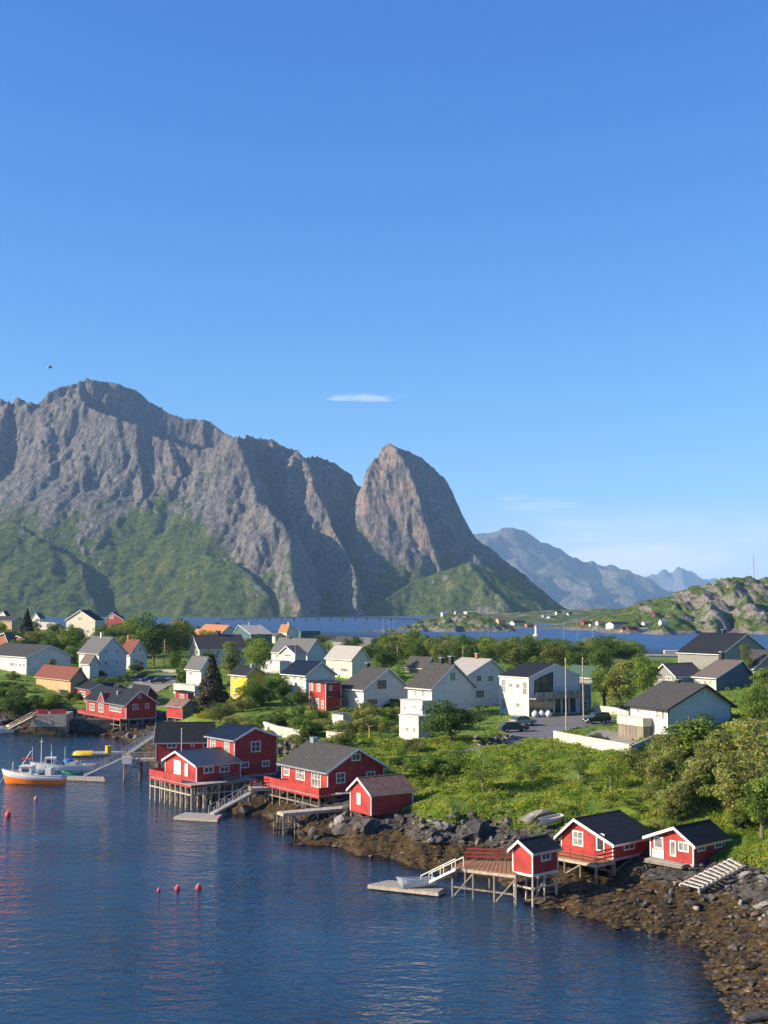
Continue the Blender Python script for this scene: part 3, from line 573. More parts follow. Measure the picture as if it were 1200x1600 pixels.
def house(name, label, cat, C, ye, xl=None, xr=None, th=35, g='R', pk=None, rz=None, wall=None, wall2=None, roof=None, trim=None, LL=None, LR=None,
          ov=.45, wins=(), chim=(), found=1.2, fmat=None, group=None, rt=.16, flat=False, boards=True, lo=None, doors=()):
    t = R(th); dr = Vector((math.cos(t), math.sin(t), 0)); dl = Vector((-math.sin(t), math.cos(t), 0))
    P = PZ(*C) if len(C) == 3 else G(*C)
    if LR is None: LR = abs(solve_len(P, dr, xr, P.z))
    if LL is None: LL = abs(solve_len(P, dl, xl, P.z))
    hw = zat(P.x, P.y, ye) - P.z
    root = empty(name, P, t, label=label, cat=cat, group=group)
    h = H(); h.root = root; h.P = P; h.LL = LL; h.LR = LR; h.hw = hw; h.th = t; h.off = .0; h.dr = dr; h.dl = dl
    FOOT.append((P.x + dr.x * LR / 2 + dl.x * LL / 2, P.y + dr.y * LR / 2 + dl.y * LL / 2, math.hypot(LR, LL) / 2, P.x, P.y, t, LR, LL))
    def hit(s, px, py, at=0.0):        # picture point on wall -> (u, height)
        d = Vector(ray(px, py)); n = dl if s == 'R' else dr; Q = P + n * at - Vector((0, 0, HC))
        k = Q.dot(n) / d.dot(n); W_ = Vector((0, 0, HC)) + d * k - P
        return (W_.dot(dr) if s == 'R' else W_.dot(dl)), W_.z
    h.hit = hit; trim = trim or TRIM; wall2 = wall2 or wall
    G_ = LR if g == 'R' else LL; E_ = LL if g == 'R' else LR       # gable width, extent along the ridge
    if pk: u, rz_ = hit(g, *pk); u = min(max(u, G_ * .12), G_ * .88)
    else: u, rz_ = G_ / 2, rz
    if flat: rz_ = hw + .02
    if rz_ is None: rz_ = hw + G_ * .3
    if not flat: rz_ = max(rz_, hw + G_ * .12); rz_ = min(rz_, hw + G_ * .75)
    h.u, h.rz = u, rz_
    def pt(s, e, z): return (s, e, z) if g == 'R' else (e, s, z)
    # walls: one closed body
    m = MB(); A = [pt(0, 0, 0), pt(G_, 0, 0), pt(G_, 0, hw), pt(u, 0, rz_), pt(0, 0, hw)]; B = [pt(0, E_, 0), pt(G_, E_, 0), pt(G_, E_, hw), pt(u, E_, rz_), pt(0, E_, hw)]
    m.prism(A, B); wo_ = m.build('wall', wall, root)
    if wall2 is not wall:
        wo_.data.materials.append(wall2)
        for p in wo_.data.polygons:
            n = p.normal
            if (n.y < -.9): p.material_index = 1
    if found > 0: MB().box(.03, .03, -found, LR - .03, LL - .03, -.001).build('foundation', fmat or CONC, root)
    # roof slabs
    def roofslab(s0, z0, s1, z1, nm='roof'):
        sl = (z1 - z0) / (s1 - s0) if s1 != s0 else 0
        sx = s0 - math.copysign(ov, s1 - s0); zx = z0 - abs(sl) * ov
        e0, e1 = -ov, E_ + ov * .8
        lo_ = [pt(sx, e0, zx + .02), pt(s1, e0, z1 + .02), pt(s1, e1, z1 + .02), pt(sx, e1, zx + .02)]
        return MB().prism(lo_, [(a, b, c + rt) for a, b, c in lo_]).build(nm, roof, root)
    if flat:
        ro = MB().box(-ov, -ov, hw + .02, LR + ov, LL + ov, hw + .02 + rt).build('roof', roof, root); MB().box(-ov - .03, -ov - .03, hw + .03, LR + ov + .03, -ov - .003, hw + rt - .02).build('fascia', trim, root)
    else:
        r1 = roofslab(0, hw, u, rz_); roofslab(G_, hw, u, rz_); ro = r1
        if boards:
            for s0, z0 in ((0, hw), (G_, hw)):
                sl = (rz_ - z0) / abs(u - s0); sx = s0 - math.copysign(ov + .02, u - s0); zx = z0 - sl * (ov + .02)
                e = -ov - .035; A = [pt(sx, e, zx - .08), pt(u, e, rz_ - .08), pt(u, e, rz_ + rt + .03), pt(sx, e, zx + rt + .03)]
                MB().prism(A, [(a + (0 if g == 'R' else .032), b + (.032 if g == 'R' else 0), c) for a, b, c in A]).build('barge_board', trim, root)
            for s0, sg in ((0, -1), (G_, 1)):
                sl = (rz_ - hw) / abs(u - s0); sx = s0 + sg * (ov + .015); zx = hw - sl * ov
                a_, b_ = pt(sx, -ov, zx - .04), pt(sx + sg * .05, E_ + ov * .8, zx + rt - .01)
                MB().box(min(a_[0], b_[0]), min(a_[1], b_[1]), a_[2], max(a_[0], b_[0]), max(a_[1], b_[1]), b_[2]).build('gutter', trim if wall is not RED else METAL, root)
            MB().prism([pt(u - .12, -ov, rz_ + rt + .01), pt(u + .12, -ov, rz_ + rt + .01), pt(u, -ov, rz_ + rt + .07)], [pt(u - .12, E_ + ov * .8, rz_ + rt + .01), pt(u + .12, E_ + ov * .8, rz_ + rt + .01), pt(u, E_ + ov * .8, rz_ + rt + .07)]).build('ridge_cap', roof, root)
    for x, y in ((-.02, -.02), (LR - .1, -.02), (-.02, LL - .1)):
        MB().box(x, y, 0, x + .12, y + .12, hw - .05).build('corner_board', trim, root)
    h.off = .004
    for w in wins:
        s, a, b, c, d = w[:5]; o = w[5] if len(w) > 5 else {}
        u0, z0 = hit(s, a, (b + d) / 2); u1, _ = hit(s, c, (b + d) / 2); _, zt = hit(s, (a + c) / 2, b); _, zb = hit(s, (a + c) / 2, d)
        Lm = LL if s == 'L' else LR
        u0, u1 = sorted((u0, u1)); u0 = min(max(u0, .15), Lm - .5); u1 = min(max(u1, u0 + .35), Lm - .12)
        winbox(root, s, u0, u1, max(zb, .05), zt, h, **o)
    for c in chim:                      # (px0, py_top, px1) on the ridge
        at = u
        if g == 'R': e0, zt = hit('L', c[0], c[1], at); e1, _ = hit('L', c[2], c[1], at)
        else: e0, zt = hit('R', c[0], c[1], at); e1, _ = hit('R', c[2], c[1], at)
        ec = min(max((e0 + e1) / 2, .6), E_ - .6); hgt = min(max(zt, rz_ + .5), rz_ + 2.0)
        cm = c[3] if len(c) > 3 else BLACK
        a = pt(u - .38, ec - .38, 0); b = pt(u + .38, ec + .38, 0)
        ch = MB().box(a[0], a[1], rz_ - .5, b[0], b[1], hgt).build('chimney', cm, ro)
        MB().box(a[0] - .06, a[1] - .06, hgt + .002, b[0] + .06, b[1] + .06, hgt + .12).build('chimney_cap', METAL, ch)
    return h
def stilts(h, x0, x1, y0, y1, dx=2.0, r=.13, parent=None, m=None, braces=True, z=-.25, zb=0):
    """posts under a platform given in the house's frame; each runs to the ground or sea bed"""
    par = parent or h.root; m = m or WOODG; nx = max(1, round((x1 - x0) / dx)); ny = max(1, round((y1 - y0) / dx))
    c, s = math.cos(h.th), math.sin(h.th)
    for i in range(nx + 1):
        for j in range(ny + 1):
            x = x0 + (x1 - x0) * i / nx; y = y0 + (y1 - y0) * j / ny
            X = h.P.x + c * x - s * y; Y = h.P.y + s * x + c * y; g_ = min(tz(X, Y), h.P.z - .6) - .8 - h.P.z
            a, b = random.uniform(-.05, .05), random.uniform(-.05, .05)
            MB().tube((x + a, y + b, g_), (x, y, z), r * 1.1, r).build('post', m, par)
    if braces:
        for i in range(nx):
            xa = x0 + (x1 - x0) * i / nx; xb = x0 + (x1 - x0) * (i + 1) / nx
            if i % 2 == 0:
                X = h.P.x + c * xa - s * y0; Y = h.P.y + s * xa + c * y0; g_ = max(min(tz(X, Y), h.P.z - .8) - h.P.z, -2.6)
                MB().beam((xa, y0 - .14, g_ * .8), (xb, y0 - .14, z - .1), .06, .14).build('brace', m, par)
        MB().beam((x0, y0 - .14, z - .9), (x1, y0 - .14, z - .9), .07, .16).build('cross_beam', m, par)
        MB().beam((x0 - .14, y0, z - .9), (x0 - .14, y1, z - .9), .07, .16).build('cross_beam', m, par)
def railing(par, pts, hgt=1.0, m=None, n_rail=3, step=1.4, solid=False, w=.06):
    m = m or TRIM
    for p, q in zip(pts[:-1], pts[1:]):
        p = Vector(p); q = Vector(q); L_ = (q - p).length; n = max(1, round(L_ / step))
        for i in range(n + 1):
            c = p.lerp(q, i / n); MB().tube(c, c + Vector((0, 0, hgt)), w * .6, n=4).build('railing_post', m, par)
        if solid: MB().beam(p + Vector((0, 0, hgt * .5)), q + Vector((0, 0, hgt * .5)), .05, hgt * .86).build('railing_panel', m, par)
        else:
            for k in range(n_rail):
                zz = hgt * (k + 1) / n_rail; MB().beam(p + Vector((0, 0, zz)), q + Vector((0, 0, zz)), .05, .11).build('rail', m, par)
def planks(par, x0, x1, y0, y1, z, m, w=.3, along='x', t=.07, gap=.03, nm='plank'):
    """deck of single boards"""
    n = max(1, int(((y1 - y0) if along == 'x' else (x1 - x0)) / w)); mesh = None
    for i in range(n):
        if mesh is None:
            Lx = x1 - x0 if along == 'x' else y1 - y0
            mb = MB().box(0, 0, 0, Lx, w - gap, t) if along == 'x' else MB().box(0, 0, 0, w - gap, Lx, t)
            mesh = mb.mesh(nm, m)
        dz = random.uniform(-.012, .012)
        link(nm, mesh, par, loc=(x0, y0 + i * w, z - t + dz) if along == 'x' else (x0 + i * w, y0, z - t + dz))
def deckthing(name, label, h, x0, x1, y0, y1, posts=True, rails=(), dm=None, rm=None, z=0, dx=2.0, cat='deck', solid=False, pw=.4, group=None, pm=None, rh=1.0):
    r = empty(name, h.P, h.th, label=label, cat=cat, group=group)
    planks(r, x0, x1, y0, y1, z, dm or DECK, pw, 'y' if (x1 - x0) > (y1 - y0) else 'x')
    for a, b in (((x0, y0), (x1, y0)), ((x0, y0), (x0, y1)), ((x1, y0), (x1, y1)), ((x0, y1), (x1, y1))):
        MB().beam((a[0], a[1], z - .2), (b[0], b[1], z - .2), .12, .22).build('edge_beam', PALEW if rm is TRIM else (rm or WOODG), r)
    if posts: stilts(h, x0 + .15, x1 - .15, y0 + .15, y1 - .15, dx, parent=r, z=z - .3, m=pm)
    for pl in rails: railing(r, [(a, b, z) for a, b in pl], rh, rm, solid=solid)
    return r
DK = dict(mun=False)
# --- the shore huts
A = house('boat_shed', 'small red shed with rusty brown roof on stilts above the dark rocks', 'shed', (580, 1275, 2.7), 1241, 547, 645, 32, 'L', (562, 1217), wall=RED, roof=BROWNR, found=0, ov=.3,
          wins=[('L', 558, 1239, 564, 1257, dict(glass=TRIM, mun=False, kind='door'))])
stilts(A, .1, A.LR - .1, .1, A.LL - .1, 2.2, .11)
MB().beam((-.05, .1, -1.6), (-.05, A.LL / 2, -.1), .08, .1).build('brace', PALEW, A.root); MB().beam((-.05, A.LL - .1, -1.6), (-.05, A.LL / 2, -.1), .08, .1).build('brace', PALEW, A.root)
Bh = house('fishing_cabin', 'red cabin with mossy slate roof and three tall windows above the stilted veranda', 'cabin', (512, 1239, 3.2), 1205, 440, 600, 35, 'R', (557, 1171), wall=RED, roof=SLATE, found=.3, ov=.5,
           wins=[('L', 444, 1193, 453, 1212), ('L', 463, 1197, 477, 1219), ('L', 487, 1203, 502, 1231), ('R', 525, 1207, 539, 1224), ('R', 572, 1205, 586, 1219), ('R', 549, 1177, 563, 1189)], chim=[(489, 1153, 493, METAL)])
Bd = deckthing('veranda', 'stilted wooden veranda with solid red railing round the slate roofed cabin', Bh, -2.2, 0, -1.6, Bh.LL + .5, rails=[[(-2.2, Bh.LL + .5), (-2.2, -1.6), (-.1, -1.6)]], rm=RED, solid=True, dx=1.7, cat='veranda')
deckthing('porch', 'narrow stilted walkway along the shaded gable of the slate roofed cabin', Bh, 0.05, Bh.LR * .85, -1.6, -.05, rails=[[(0, -1.6), (Bh.LR * .85, -1.6)]], rm=REDB, dx=2.2, cat='walkway')
stilts(Bh, .3, Bh.LR - .3, .3, Bh.LL - .3, 3)
Cw = house('boathouse', 'long low red boathouse wing with black roof and small white windows', 'boathouse', (243, 1190, 3.4), 1160, None, 332, 6, 'L', None, rz=None, wall=RED, roof=DARKR, LL=7.5, found=.2, ov=.3,
           wins=[('R', 261, 1161, 276, 1169), ('R', 317, 1160, 324, 1169), ('R', 298, 1162, 304, 1167, DK)])
stilts(Cw, .3, Cw.LR - .3, .2, 4, 2.4)
Ct = house('red_boathouse', 'tall dark red boathouse with navy roof and large gable window', 'boathouse', (366, 1213, 3), 1156, 324, 433, 38, 'R', (396, 1138), wall=RED, roof=NAVYR, found=.3, ov=.4,
           wins=[('L', 329, 1152, 337, 1170), ('L', 351, 1158, 359, 1176), ('R', 392, 1158, 407, 1175), ('R', 409, 1188, 421, 1198), ('R', 376, 1190, 389, 1200)])
stilts(Ct, .3, Ct.LR - .3, .3, Ct.LL - .3, 2.8)
Cf = house('quay_cabin', 'low red cabin with blue steel roof and white doors on the stilted quay', 'cabin', (307, 1222, 3), 1197, 258, 376, 38, 'L', (277, 1175), wall=RED, roof=STEELR, found=.2, ov=.35,
           wins=[('L', 272, 1188, 283, 1210, dict(kind='door', glass=TRIM)), ('L', 289, 1193, 294, 1213, dict(kind='door', glass=TRIM)), ('R', 318, 1198, 334, 1208), ('R', 343, 1197, 358, 1207)])
deckthing('stilted_quay', 'stilted timber quay with solid red railing before the blue roofed cabin', Cf, -2.0, 0, -2.2, Cf.LL + .6, rails=[[(-2.0, Cf.LL + .6), (-2.0, .2)], [(-2.0, Cf.LL + .6), (0, Cf.LL + .6)]], rm=RED, solid=True, dx=1.3, cat='quay', pm=PALEW)
deckthing('quay_platform', 'weathered timber platform on stilts along the blue roofed cabin', Cf, 0.05, Cf.LR + 1.5, -2.2, -.05, rm=WOODG, dx=1.8, cat='quay', pm=PALEW)
stilts(Cf, .4, Cf.LR - .3, .4, Cf.LL - .3, 2)
# picnic table on the platform
def table(h, x, y, label):
    r = empty('picnic_table', h.P + h.dr * x + h.dl * y, h.th, label=label, cat='table')
    MB().box(-.9, -.35, .70, .9, .35, .76).build('tabletop', WOODG, r)
    for s in (-1, 1):
        MB().box(-.9, s * .75 - .13, .42, .9, s * .75 + .13, .47).build('seat', WOODG, r)
        MB().beam((s * .6, -.7, .02), (s * .6, .2, .7), .08, .08).build('leg', WOODG, r); MB().beam((s * .6, .7, .02), (s * .6, -.2, .7), .08, .08).build('leg', WOODG, r)
table(Cf, 4.0, -1.1, 'weathered picnic table on the platform beside the blue roofed cabin')
# right group
D1 = house('sea_hut', 'tiny red hut with dark roof standing on tall thin stilts over the water', 'hut', (832.5, 1367, 2.65), 1332.5, 801, 872, 42, 'L', (813, 1315), wall=RED, roof=DARKR, found=.22, fmat=TRIM, ov=.3,
           wins=[('R', 845, 1330, 860, 1345)])
stilts(D1, .1, D1.LR - .1, .1, D1.LL - .1, 1.9, .1, m=PALEW)
D2 = house('red_cabin', 'wide red cabin with black roof and white six pane window beside the tiny hut', 'cabin', (958, 1342, 2.75), 1318, 877, 1022, 42, 'L', (901, 1281), wall=RED, roof=DARKR, found=.25, ov=.45,
           wins=[('L', 895, 1298, 912, 1322), ('L', 932, 1302, 945, 1330, dict(kind='door', glass=BLACK)), ('R', 974, 1313, 991, 1328)])  # open doorway: the shade inside is painted as a black panel
stilts(D2, .3, D2.LR - .3, .3, D2.LL - .3, 2.6, .12)
D3 = house('porch_cabin', 'red cabin with black roof, white panelled porch corner and concrete piers', 'cabin', (1084, 1351, 2.8), 1318, 1016, 1133, 42, 'L', (1057, 1294), wall=RED, roof=DARKR, found=.25, ov=.45,
           wins=[('L', 1047, 1313, 1057, 1338, DK), ('L', 1060, 1315, 1077, 1331), ('R', 1089, 1316, 1102, 1330), ('R', 1116, 1311, 1128, 1325), ('L', 1022, 1307, 1037, 1326, dict(mun=False)), ('L', 1020, 1327, 1038, 1345, dict(kind='door', glass=TRIM))])
stilts(D3, .3, D3.LR - .3, .3, D3.LL - .3, 2.4, .16, m=PALEW, braces=False)
deckthing('porch', 'small grey timber landing under the white porch corner', D3, -1.0, -.05, .5, D3.LL, posts=False, cat='landing')
# brown deck left of the tiny hut, facing the bay
dl_ = solve_len(D1.P, D1.dl, 708, 2.65)
def pxlocal(h, px, py, z):             # picture point at world height z -> local x, y
    q = PZ(px, py, z) - h.P; return q.dot(h.dr), q.dot(h.dl)
a0 = pxlocal(D1, 707, 1354, 2.55); a1 = pxlocal(D1, 806, 1366, 2.55); a2 = pxlocal(D1, 803, 1346, 2.55); a3 = pxlocal(D1, 727, 1344, 2.55)
def quaddeck(name, label, h, pts, z, dm, cat, rails=(), rm=None, posts=2.0, pm=None, n=14, group=None, solid=False, nrail=3, edge=None, base=None):
    """planked deck over any four-sided outline given in the house frame"""
    r = empty(name, h.P, h.th, label=label, cat=cat, group=group)
    P_ = [Vector((x, y, z)) for x, y in pts]
    for i in range(n):
        a, b = i / n, (i + 1) / n - .012
        A_ = [P_[0].lerp(P_[1], a), P_[0].lerp(P_[1], b), P_[3].lerp(P_[2], b), P_[3].lerp(P_[2], a)]
        dz = Vector((0, 0, random.uniform(-.01, .01)))
        MB().prism([p - Vector((0, 0, .07)) + dz for p in A_], [p + dz for p in A_]).build('plank', dm, r)
    c, s = math.cos(h.th), math.sin(h.th)
    for i in range(4):
        p, q = P_[i], P_[(i + 1) % 4]; dn = Vector((0, 0, -.21)); MB().beam(p + dn, q + dn, .12, .24).build('edge_beam', edge or PALEW, r)
        m_ = max(1, round((q - p).length / posts))
        for k in range(m_):
            w = p.lerp(q, k / m_); X = h.P.x + c * w.x - s * w.y; Y = h.P.y + s * w.x + c * w.y; gz = min(tz(X, Y) - .5 - h.P.z, z - .8)
            MB().tube((w.x, w.y, gz), (w.x, w.y, z - .3), .11, .1).build('post', pm or WOODG, r)
            if k % 2 == 0 and m_ > 2:
                w2 = p.lerp(q, (k + 1) / m_); MB().beam((w.x, w.y, max(gz + .5, z - 2.6)), (w2.x, w2.y, z - .35), .05, .12).build('brace', pm or WOODG, r)
        if m_ > 2: MB().beam(p + Vector((0, 0, -1.7)), q + Vector((0, 0, -1.7)), .08, .13).build('cross_beam', pm or WOODG, r)
    for pl in rails: railing(r, [(P_[k].lerp(P_[(k + 1) % 4], f).x, P_[k].lerp(P_[(k + 1) % 4], f).y, z) for k, f in pl], 1.0, rm, nrail, solid=solid)
    return r
quaddeck('pier_deck', 'brown planked pier deck with pale edge beam and red rail left of the tiny hut', D1, [a0, a1, a2, a3], -.1, DECKB, 'pier', rails=[[(2, .05), (2, .98)]], rm=RED, posts=2.2, nrail=3)
b0 = pxlocal(D1, 876, 1366, 2.6); b1 = pxlocal(D2, 955, 1350, 2.6)
quaddeck('cabin_deck', 'planked deck with red plank railing in front of the wide red cabin', D2, [(-2.6, -.2), (-.05, -.2), (-.05, D2.LL + .3), (-2.6, D2.LL + 1.0)], -.05, DECKB, 'deck', rails=[[(0, 1), (0, 0), (3, 1), (3, 0)]][0:0] or [[(0, .98), (0, .02)], [(3, .98), (3, .02)]], rm=RED, posts=1.9, n=18, nrail=3)
# left back group
E1 = house('big_boathouse', 'large red boathouse with black roof and white cross gable on stilts', 'boathouse', (197, 1123, 3), 1100, 135, 244, 35, 'R', (218, 1080), wall=RED, roof=DARKR, found=.3, ov=.5,
           wins=[('L', 140, 1099, 148, 1110), ('L', 154, 1099, 162, 1113), ('L', 171, 1101, 190, 1112), ('R', 207, 1100, 216, 1109), ('R', 227, 1099, 233, 1107), ('R', 215, 1082, 221, 1091)])
stilts(E1, .3, E1.LR - .3, -.8, E1.LL - .3, 3.2, .16); deckthing('landing', 'dark timber landing below the large boathouse windows', E1, -1.6, -.05, -.8, E1.LL + 1, rm=RED, rails=[[(-1.6, -.8), (-1.6, E1.LL + 1)]], dx=3, cat='landing', solid=True, rh=.5)
# cross gable over the door
q0 = E1.LL * .55; MB().prism([(-.5, q0 - 1.6, E1.hw - .3), (-.5, q0 + 1.6, E1.hw - .3), (-.5, q0, E1.hw + 1.5)], [(3, q0 - 1.6, E1.hw - .3), (3, q0 + 1.6, E1.hw - .3), (3, q0, E1.hw + 1.5)]).build('cross_gable', RED, E1.root)
for s_ in (-1, 1): MB().beam((-.56, q0 + s_ * 1.9, E1.hw - .45), (-.56, q0, E1.hw + 1.62), .1, .24, up=(1, 0, 0)).build('barge_board', TRIM, E1.root)
E2 = house('red_shed', 'small red shed with white window behind the large boathouse', 'shed', (142, 1097, 4), 1077, 119, 168, 30, 'R', None, rz=None, wall=RED, roof=DARKR, found=.5, wins=[('L', 125, 1080, 134, 1089)])
E3 = house('red_shed', 'dark roofed red shed in the boatyard between boathouse and parking', 'shed', (180, 1088, 4.6), 1078, 155, 202, 35, 'R', (185, 1068), wall=RED, roof=DARKR, found=.5)
E4 = house('red_shed', 'black roofed shed partly hidden behind the large boathouse gable', 'shed', (228, 1104, 3.5), 1087, 204, 246, 35, 'R', (233, 1073), wall=REDB, roof=DARKR, found=.5)
E5 = house('old_barn', 'small red barn with rusty brown roof and grey gable by the spruce', 'barn', (285, 1123, 3.4), 1105, 260, 309, 40, 'R', (297, 1094), wall=RED, wall2=WOODG, roof=BROWNR, found=.1, ov=.25, trim=WOODG)
stilts(E5, .2, E5.LR - .2, .2, E5.LL - .2, 2.5, .12, m=PALEW, braces=False)
E6 = house('red_cottage', 'small red cottage with pale roof edge below the white house', 'cottage', (293, 1093, 5), 1083, 274, 303, 30, 'R', None, flat=True, wall=RED, roof=DARKR, found=1, wins=[('L', 281, 1085, 288, 1091)])
# ------------------------------------------------------------------ village houses
V = []
def hs(label, C, ye, xl, xr, th, g, pk, wall, roof, **k):
    h = house(k.pop('name', 'house'), label, k.pop('cat', 'house'), C, ye, xl, xr, th, g, pk, wall=wall, roof=roof, **k); V.append(h); return h
w_ = lambda s, *b: [(s,) + tuple(x) for x in b]
hs('long white warehouse with dark roof behind the yellow barn', (41, 1054), 1026.5, -28, 110, 42, 'R', (78, 1009), WHITE, SLATE, name='warehouse', cat='warehouse', found=2.5, fmat=WOODG,
   wins=w_('L', (16, 1035, 22, 1041), (24, 1035.5, 26.5, 1041), (30, 1036, 33, 1042), (36, 1036, 39, 1042)) + [('R', 48, 1034, 60, 1038, dict(glass=TRIM, mun=False))])
Bb = hs('tan wooden barn with red brown roof and dark boat opening', (110, 1090), 1060.5, 56, 134, 38, 'R', (124, 1044), TAN, REDR, name='barn', cat='barn', found=.6, fmat=TAN, trim=TAN,
   wins=[('L', 93, 1077, 107, 1091, dict(kind='door', glass=BLACK, frame=TAN)), ('L', 58, 1075, 64, 1081, dict(glass=TRIM, mun=False)), ('L', 66, 1075.5, 74, 1081, dict(glass=TRIM, mun=False))])  # boat opening: darkness within painted as a flat black panel
hs('white two storey house with light grey roof above the tan barn', (154, 1059), 1020, 123, 197, 36, 'R', (176, 996), WHITE, GREYR, found=1.5, chim=[(158, 988, 161, CONCW)],
   wins=w_('R', (163.5, 1015, 168, 1021), (181, 1014, 185, 1021), (181, 1032, 185, 1038), (163, 1033, 168, 1039)))
hs('white lean-to porch with dark roof fixed before the light grey roofed house', (140, 1062), 1035, 127, 154, 36, 'R', None, WHITE, BROWNTILE, name='porch', cat='porch', rz=6.2, found=1)
hs('white house with red tile roof and orange chimney beside the grey roofed one', (203, 1046), 1021, 186, 229, 40, 'R', (217, 1000), WHITE, REDR, found=1.5, chim=[(194, 993, 199, ORANGER)],
   wins=w_('R', (207.5, 1014, 211, 1020), (217.5, 1012, 220.5, 1018), (207.5, 1028, 210, 1034)))
hs('cream gabled house with dark roof on the rise behind the trees', (148, 1004), 969, 103, 161, 64, 'L', (126, 954), CREAM, NAVYR, found=1, wins=w_('L', (122, 964, 128, 969), (116, 984, 122, 989), (134, 984, 140, 989)))
hs('small dark red house with white trimmed gable on the rise', (192, 985), 968, 165, 198, 62, 'L', (175, 957), REDB, NAVYR, found=1, wins=w_('L', (170.5, 961, 177.5, 967)))
hs('tan building with dark roof at the skyline beside a dark spruce', (18, 985), 970, -30, 40, 60, 'R', None, TAN, SLATE, rz=6.5, found=1)
hs('small white house with dark roof peeking over the skyline', (10, 970, 15), 963, -6, 16, 60, 'L', (5, 955), WHITE, NAVYR, found=3)
hs('pale blue house behind the dark spruce', (62, 978, 12.5), 966, 50, 70, 60, 'L', (56, 957.5), WHITE, GREYR, found=3)
hs('low pale grey roofed building between the trees', (84, 990, 12), 982, 56, 96, 25, 'R', None, CREAM, LGREYR, rz=5, found=2)
hs('brown brick house with white trimmed gable behind the warehouse', (42, 1010), 1000, 15, 56, 55, 'L', (28, 994), BRICK, SLATE, found=1.5)
hs('brown gabled house at the picture edge behind the warehouse', (12, 1012), 1000, -15, 24, 55, 'L', (8, 989), BRICK, BROWNTILE, found=1.5)
hs('tall narrow cream house with long dark roof behind the spruce', (311.5, 1040), 1014, 295.5, 385, 24, 'L', (303, 993), CREAM, SLATE, wall2=WHITE, found=2, chim=[(340, 986, 345)],
   wins=w_('L', (299.5, 1016, 302, 1021), (306, 1016, 308.5, 1021), (300, 1032, 302.5, 1037)) + w_('R', (338, 1016, 343, 1023)))
hs('white house with small grey roof left of the dark spruce', (314, 1078), 1044, 291, 334, 34, 'R', None, WHITE, GREYR, found=1, rz=8.6, wins=w_('L', (296, 1049, 300, 1055), (301, 1067, 306, 1072)))
t_ = hs('white balcony annex below the small grey roofed white house', (304, 1088), 1073, 271, 316, 34, 'R', None, CONCW, CONCW, name='annex', cat='annex', flat=True, found=1, ov=.1)
hs('bright yellow house with dark roof half hidden by trees', (386, 1098), 1054, 360, 414, 34, 'R', (398, 1042), YELLOW, DARKR, found=1.5, fmat=CONCW, trim=WHITE, chim=[(393, 1038, 396, METAL)],
   wins=w_('L', (366, 1056, 370, 1063), (367, 1073, 371, 1079), (364.5, 1083, 371, 1090)))
hs('white house with two grey gables in the middle of the village', (480, 1046), 1020, 424, 510, 34, 'R', (494, 999), WHITE, GREYR, found=2, chim=[(452, 995, 457)],
   wins=w_('L', (431, 1022, 435, 1028), (444, 1022, 454, 1026)) + w_('R', (492, 1005, 496, 1009)))
hs('white front gable wing of the two gabled house', (462, 1050), 1022, 437, 478, 40, 'L', (449, 1010), WHITE, GREYR, name='house_wing', cat='house', found=1, wins=w_('L', (444, 1022, 454, 1026)))
hs('low white balcony block in front of the two gabled house', (437, 1052), 1034, 407, 452, 34, 'R', None, WHITE, CONCW, name='annex', cat='annex', flat=True, found=1.5, ov=.1)
hs('white house with navy roof and row of three small windows', (478, 1094), 1054.5, 441, 523, 36, 'R', (501, 1035), WHITE, NAVYR, found=1.2,
   wins=w_('L', (449, 1056.5, 453, 1062.5), (458.5, 1056.5, 462.5, 1062.5), (469, 1056.5, 473, 1063), (449, 1075, 458, 1083)) + w_('R', (497, 1041, 503, 1044.5)))
hs('cream house with pale flat looking roof behind the red one', (550, 1061), 1029.5, 509.5, 576, 34, 'R', (565, 1011), CREAM, LGREYR, found=1.5, wins=w_('L', (532.5, 1043.5, 544, 1050), (517, 1043, 523, 1049)))
hr_ = hs('red two storey house with flat dark roof and white windows', (509, 1111), 1067, 483, 533, 36, 'R', None, RED, DARKR, flat=True, found=.8, ov=.6,
   wins=w_('L', (486, 1066.5, 489.5, 1079), (495.5, 1068, 501, 1081), (486, 1089, 490, 1104), (493.5, 1091, 499, 1106), (502, 1094, 506, 1107)) + w_('R', (514, 1071, 519, 1079)))
MB().box(.3, -1.6, hr_.hw * .5, hr_.LR, -.02, hr_.hw * .5 + .15).build('balcony', DARKR, hr_.root)
hw_ = hs('white house with steep slate roof and tall black chimney', (568, 1111), 1077, 532.5, 636.5, 36, 'R', (606, 1045), WHITE, SLATE, found=1,
   chim=[(571, 1036, 578)], wins=w_('R', (590, 1063, 603, 1076, dict(frame=BLACK)), (574, 1093, 589, 1100, dict(frame=BLACK)), (611, 1092, 629, 1106, dict(frame=BLACK))) + w_('L', (540, 1090, 546, 1103), (555.5, 1092, 562, 1104)))
hs('low white garage with flat dark roof below the steep slate roof', (536, 1134), 1117, 519, 552, 36, 'R', None, WHITE, GREYR, name='garage', cat='garage', flat=True, found=.6, ov=.15)
hx = hs('white house with mossy slate roof and green trimmed gable', (675, 1122), 1075, 637.5, 741, 38, 'R', (708.5, 1038.5), WHITE, SLATE, found=1.5, chim=[(688, 1028, 692.5), (705, 1026, 712)], trim=WHITE,
   wins=w_('L', (647.5, 1076, 650.5, 1088), (658.5, 1077.5, 663.5, 1089)) + w_('R', (704, 1051, 711, 1063, dict(frame=GREENP))))
hs('white stepped terrace block beside the mossy slate roofed house', (654, 1159), 1121, 624, 672, 38, 'R', None, WHITE, CONCW, name='terrace_block', cat='terrace', flat=True, found=1, ov=.12, wins=w_('L', (634, 1135, 639, 1143), (645, 1136, 650, 1145)))
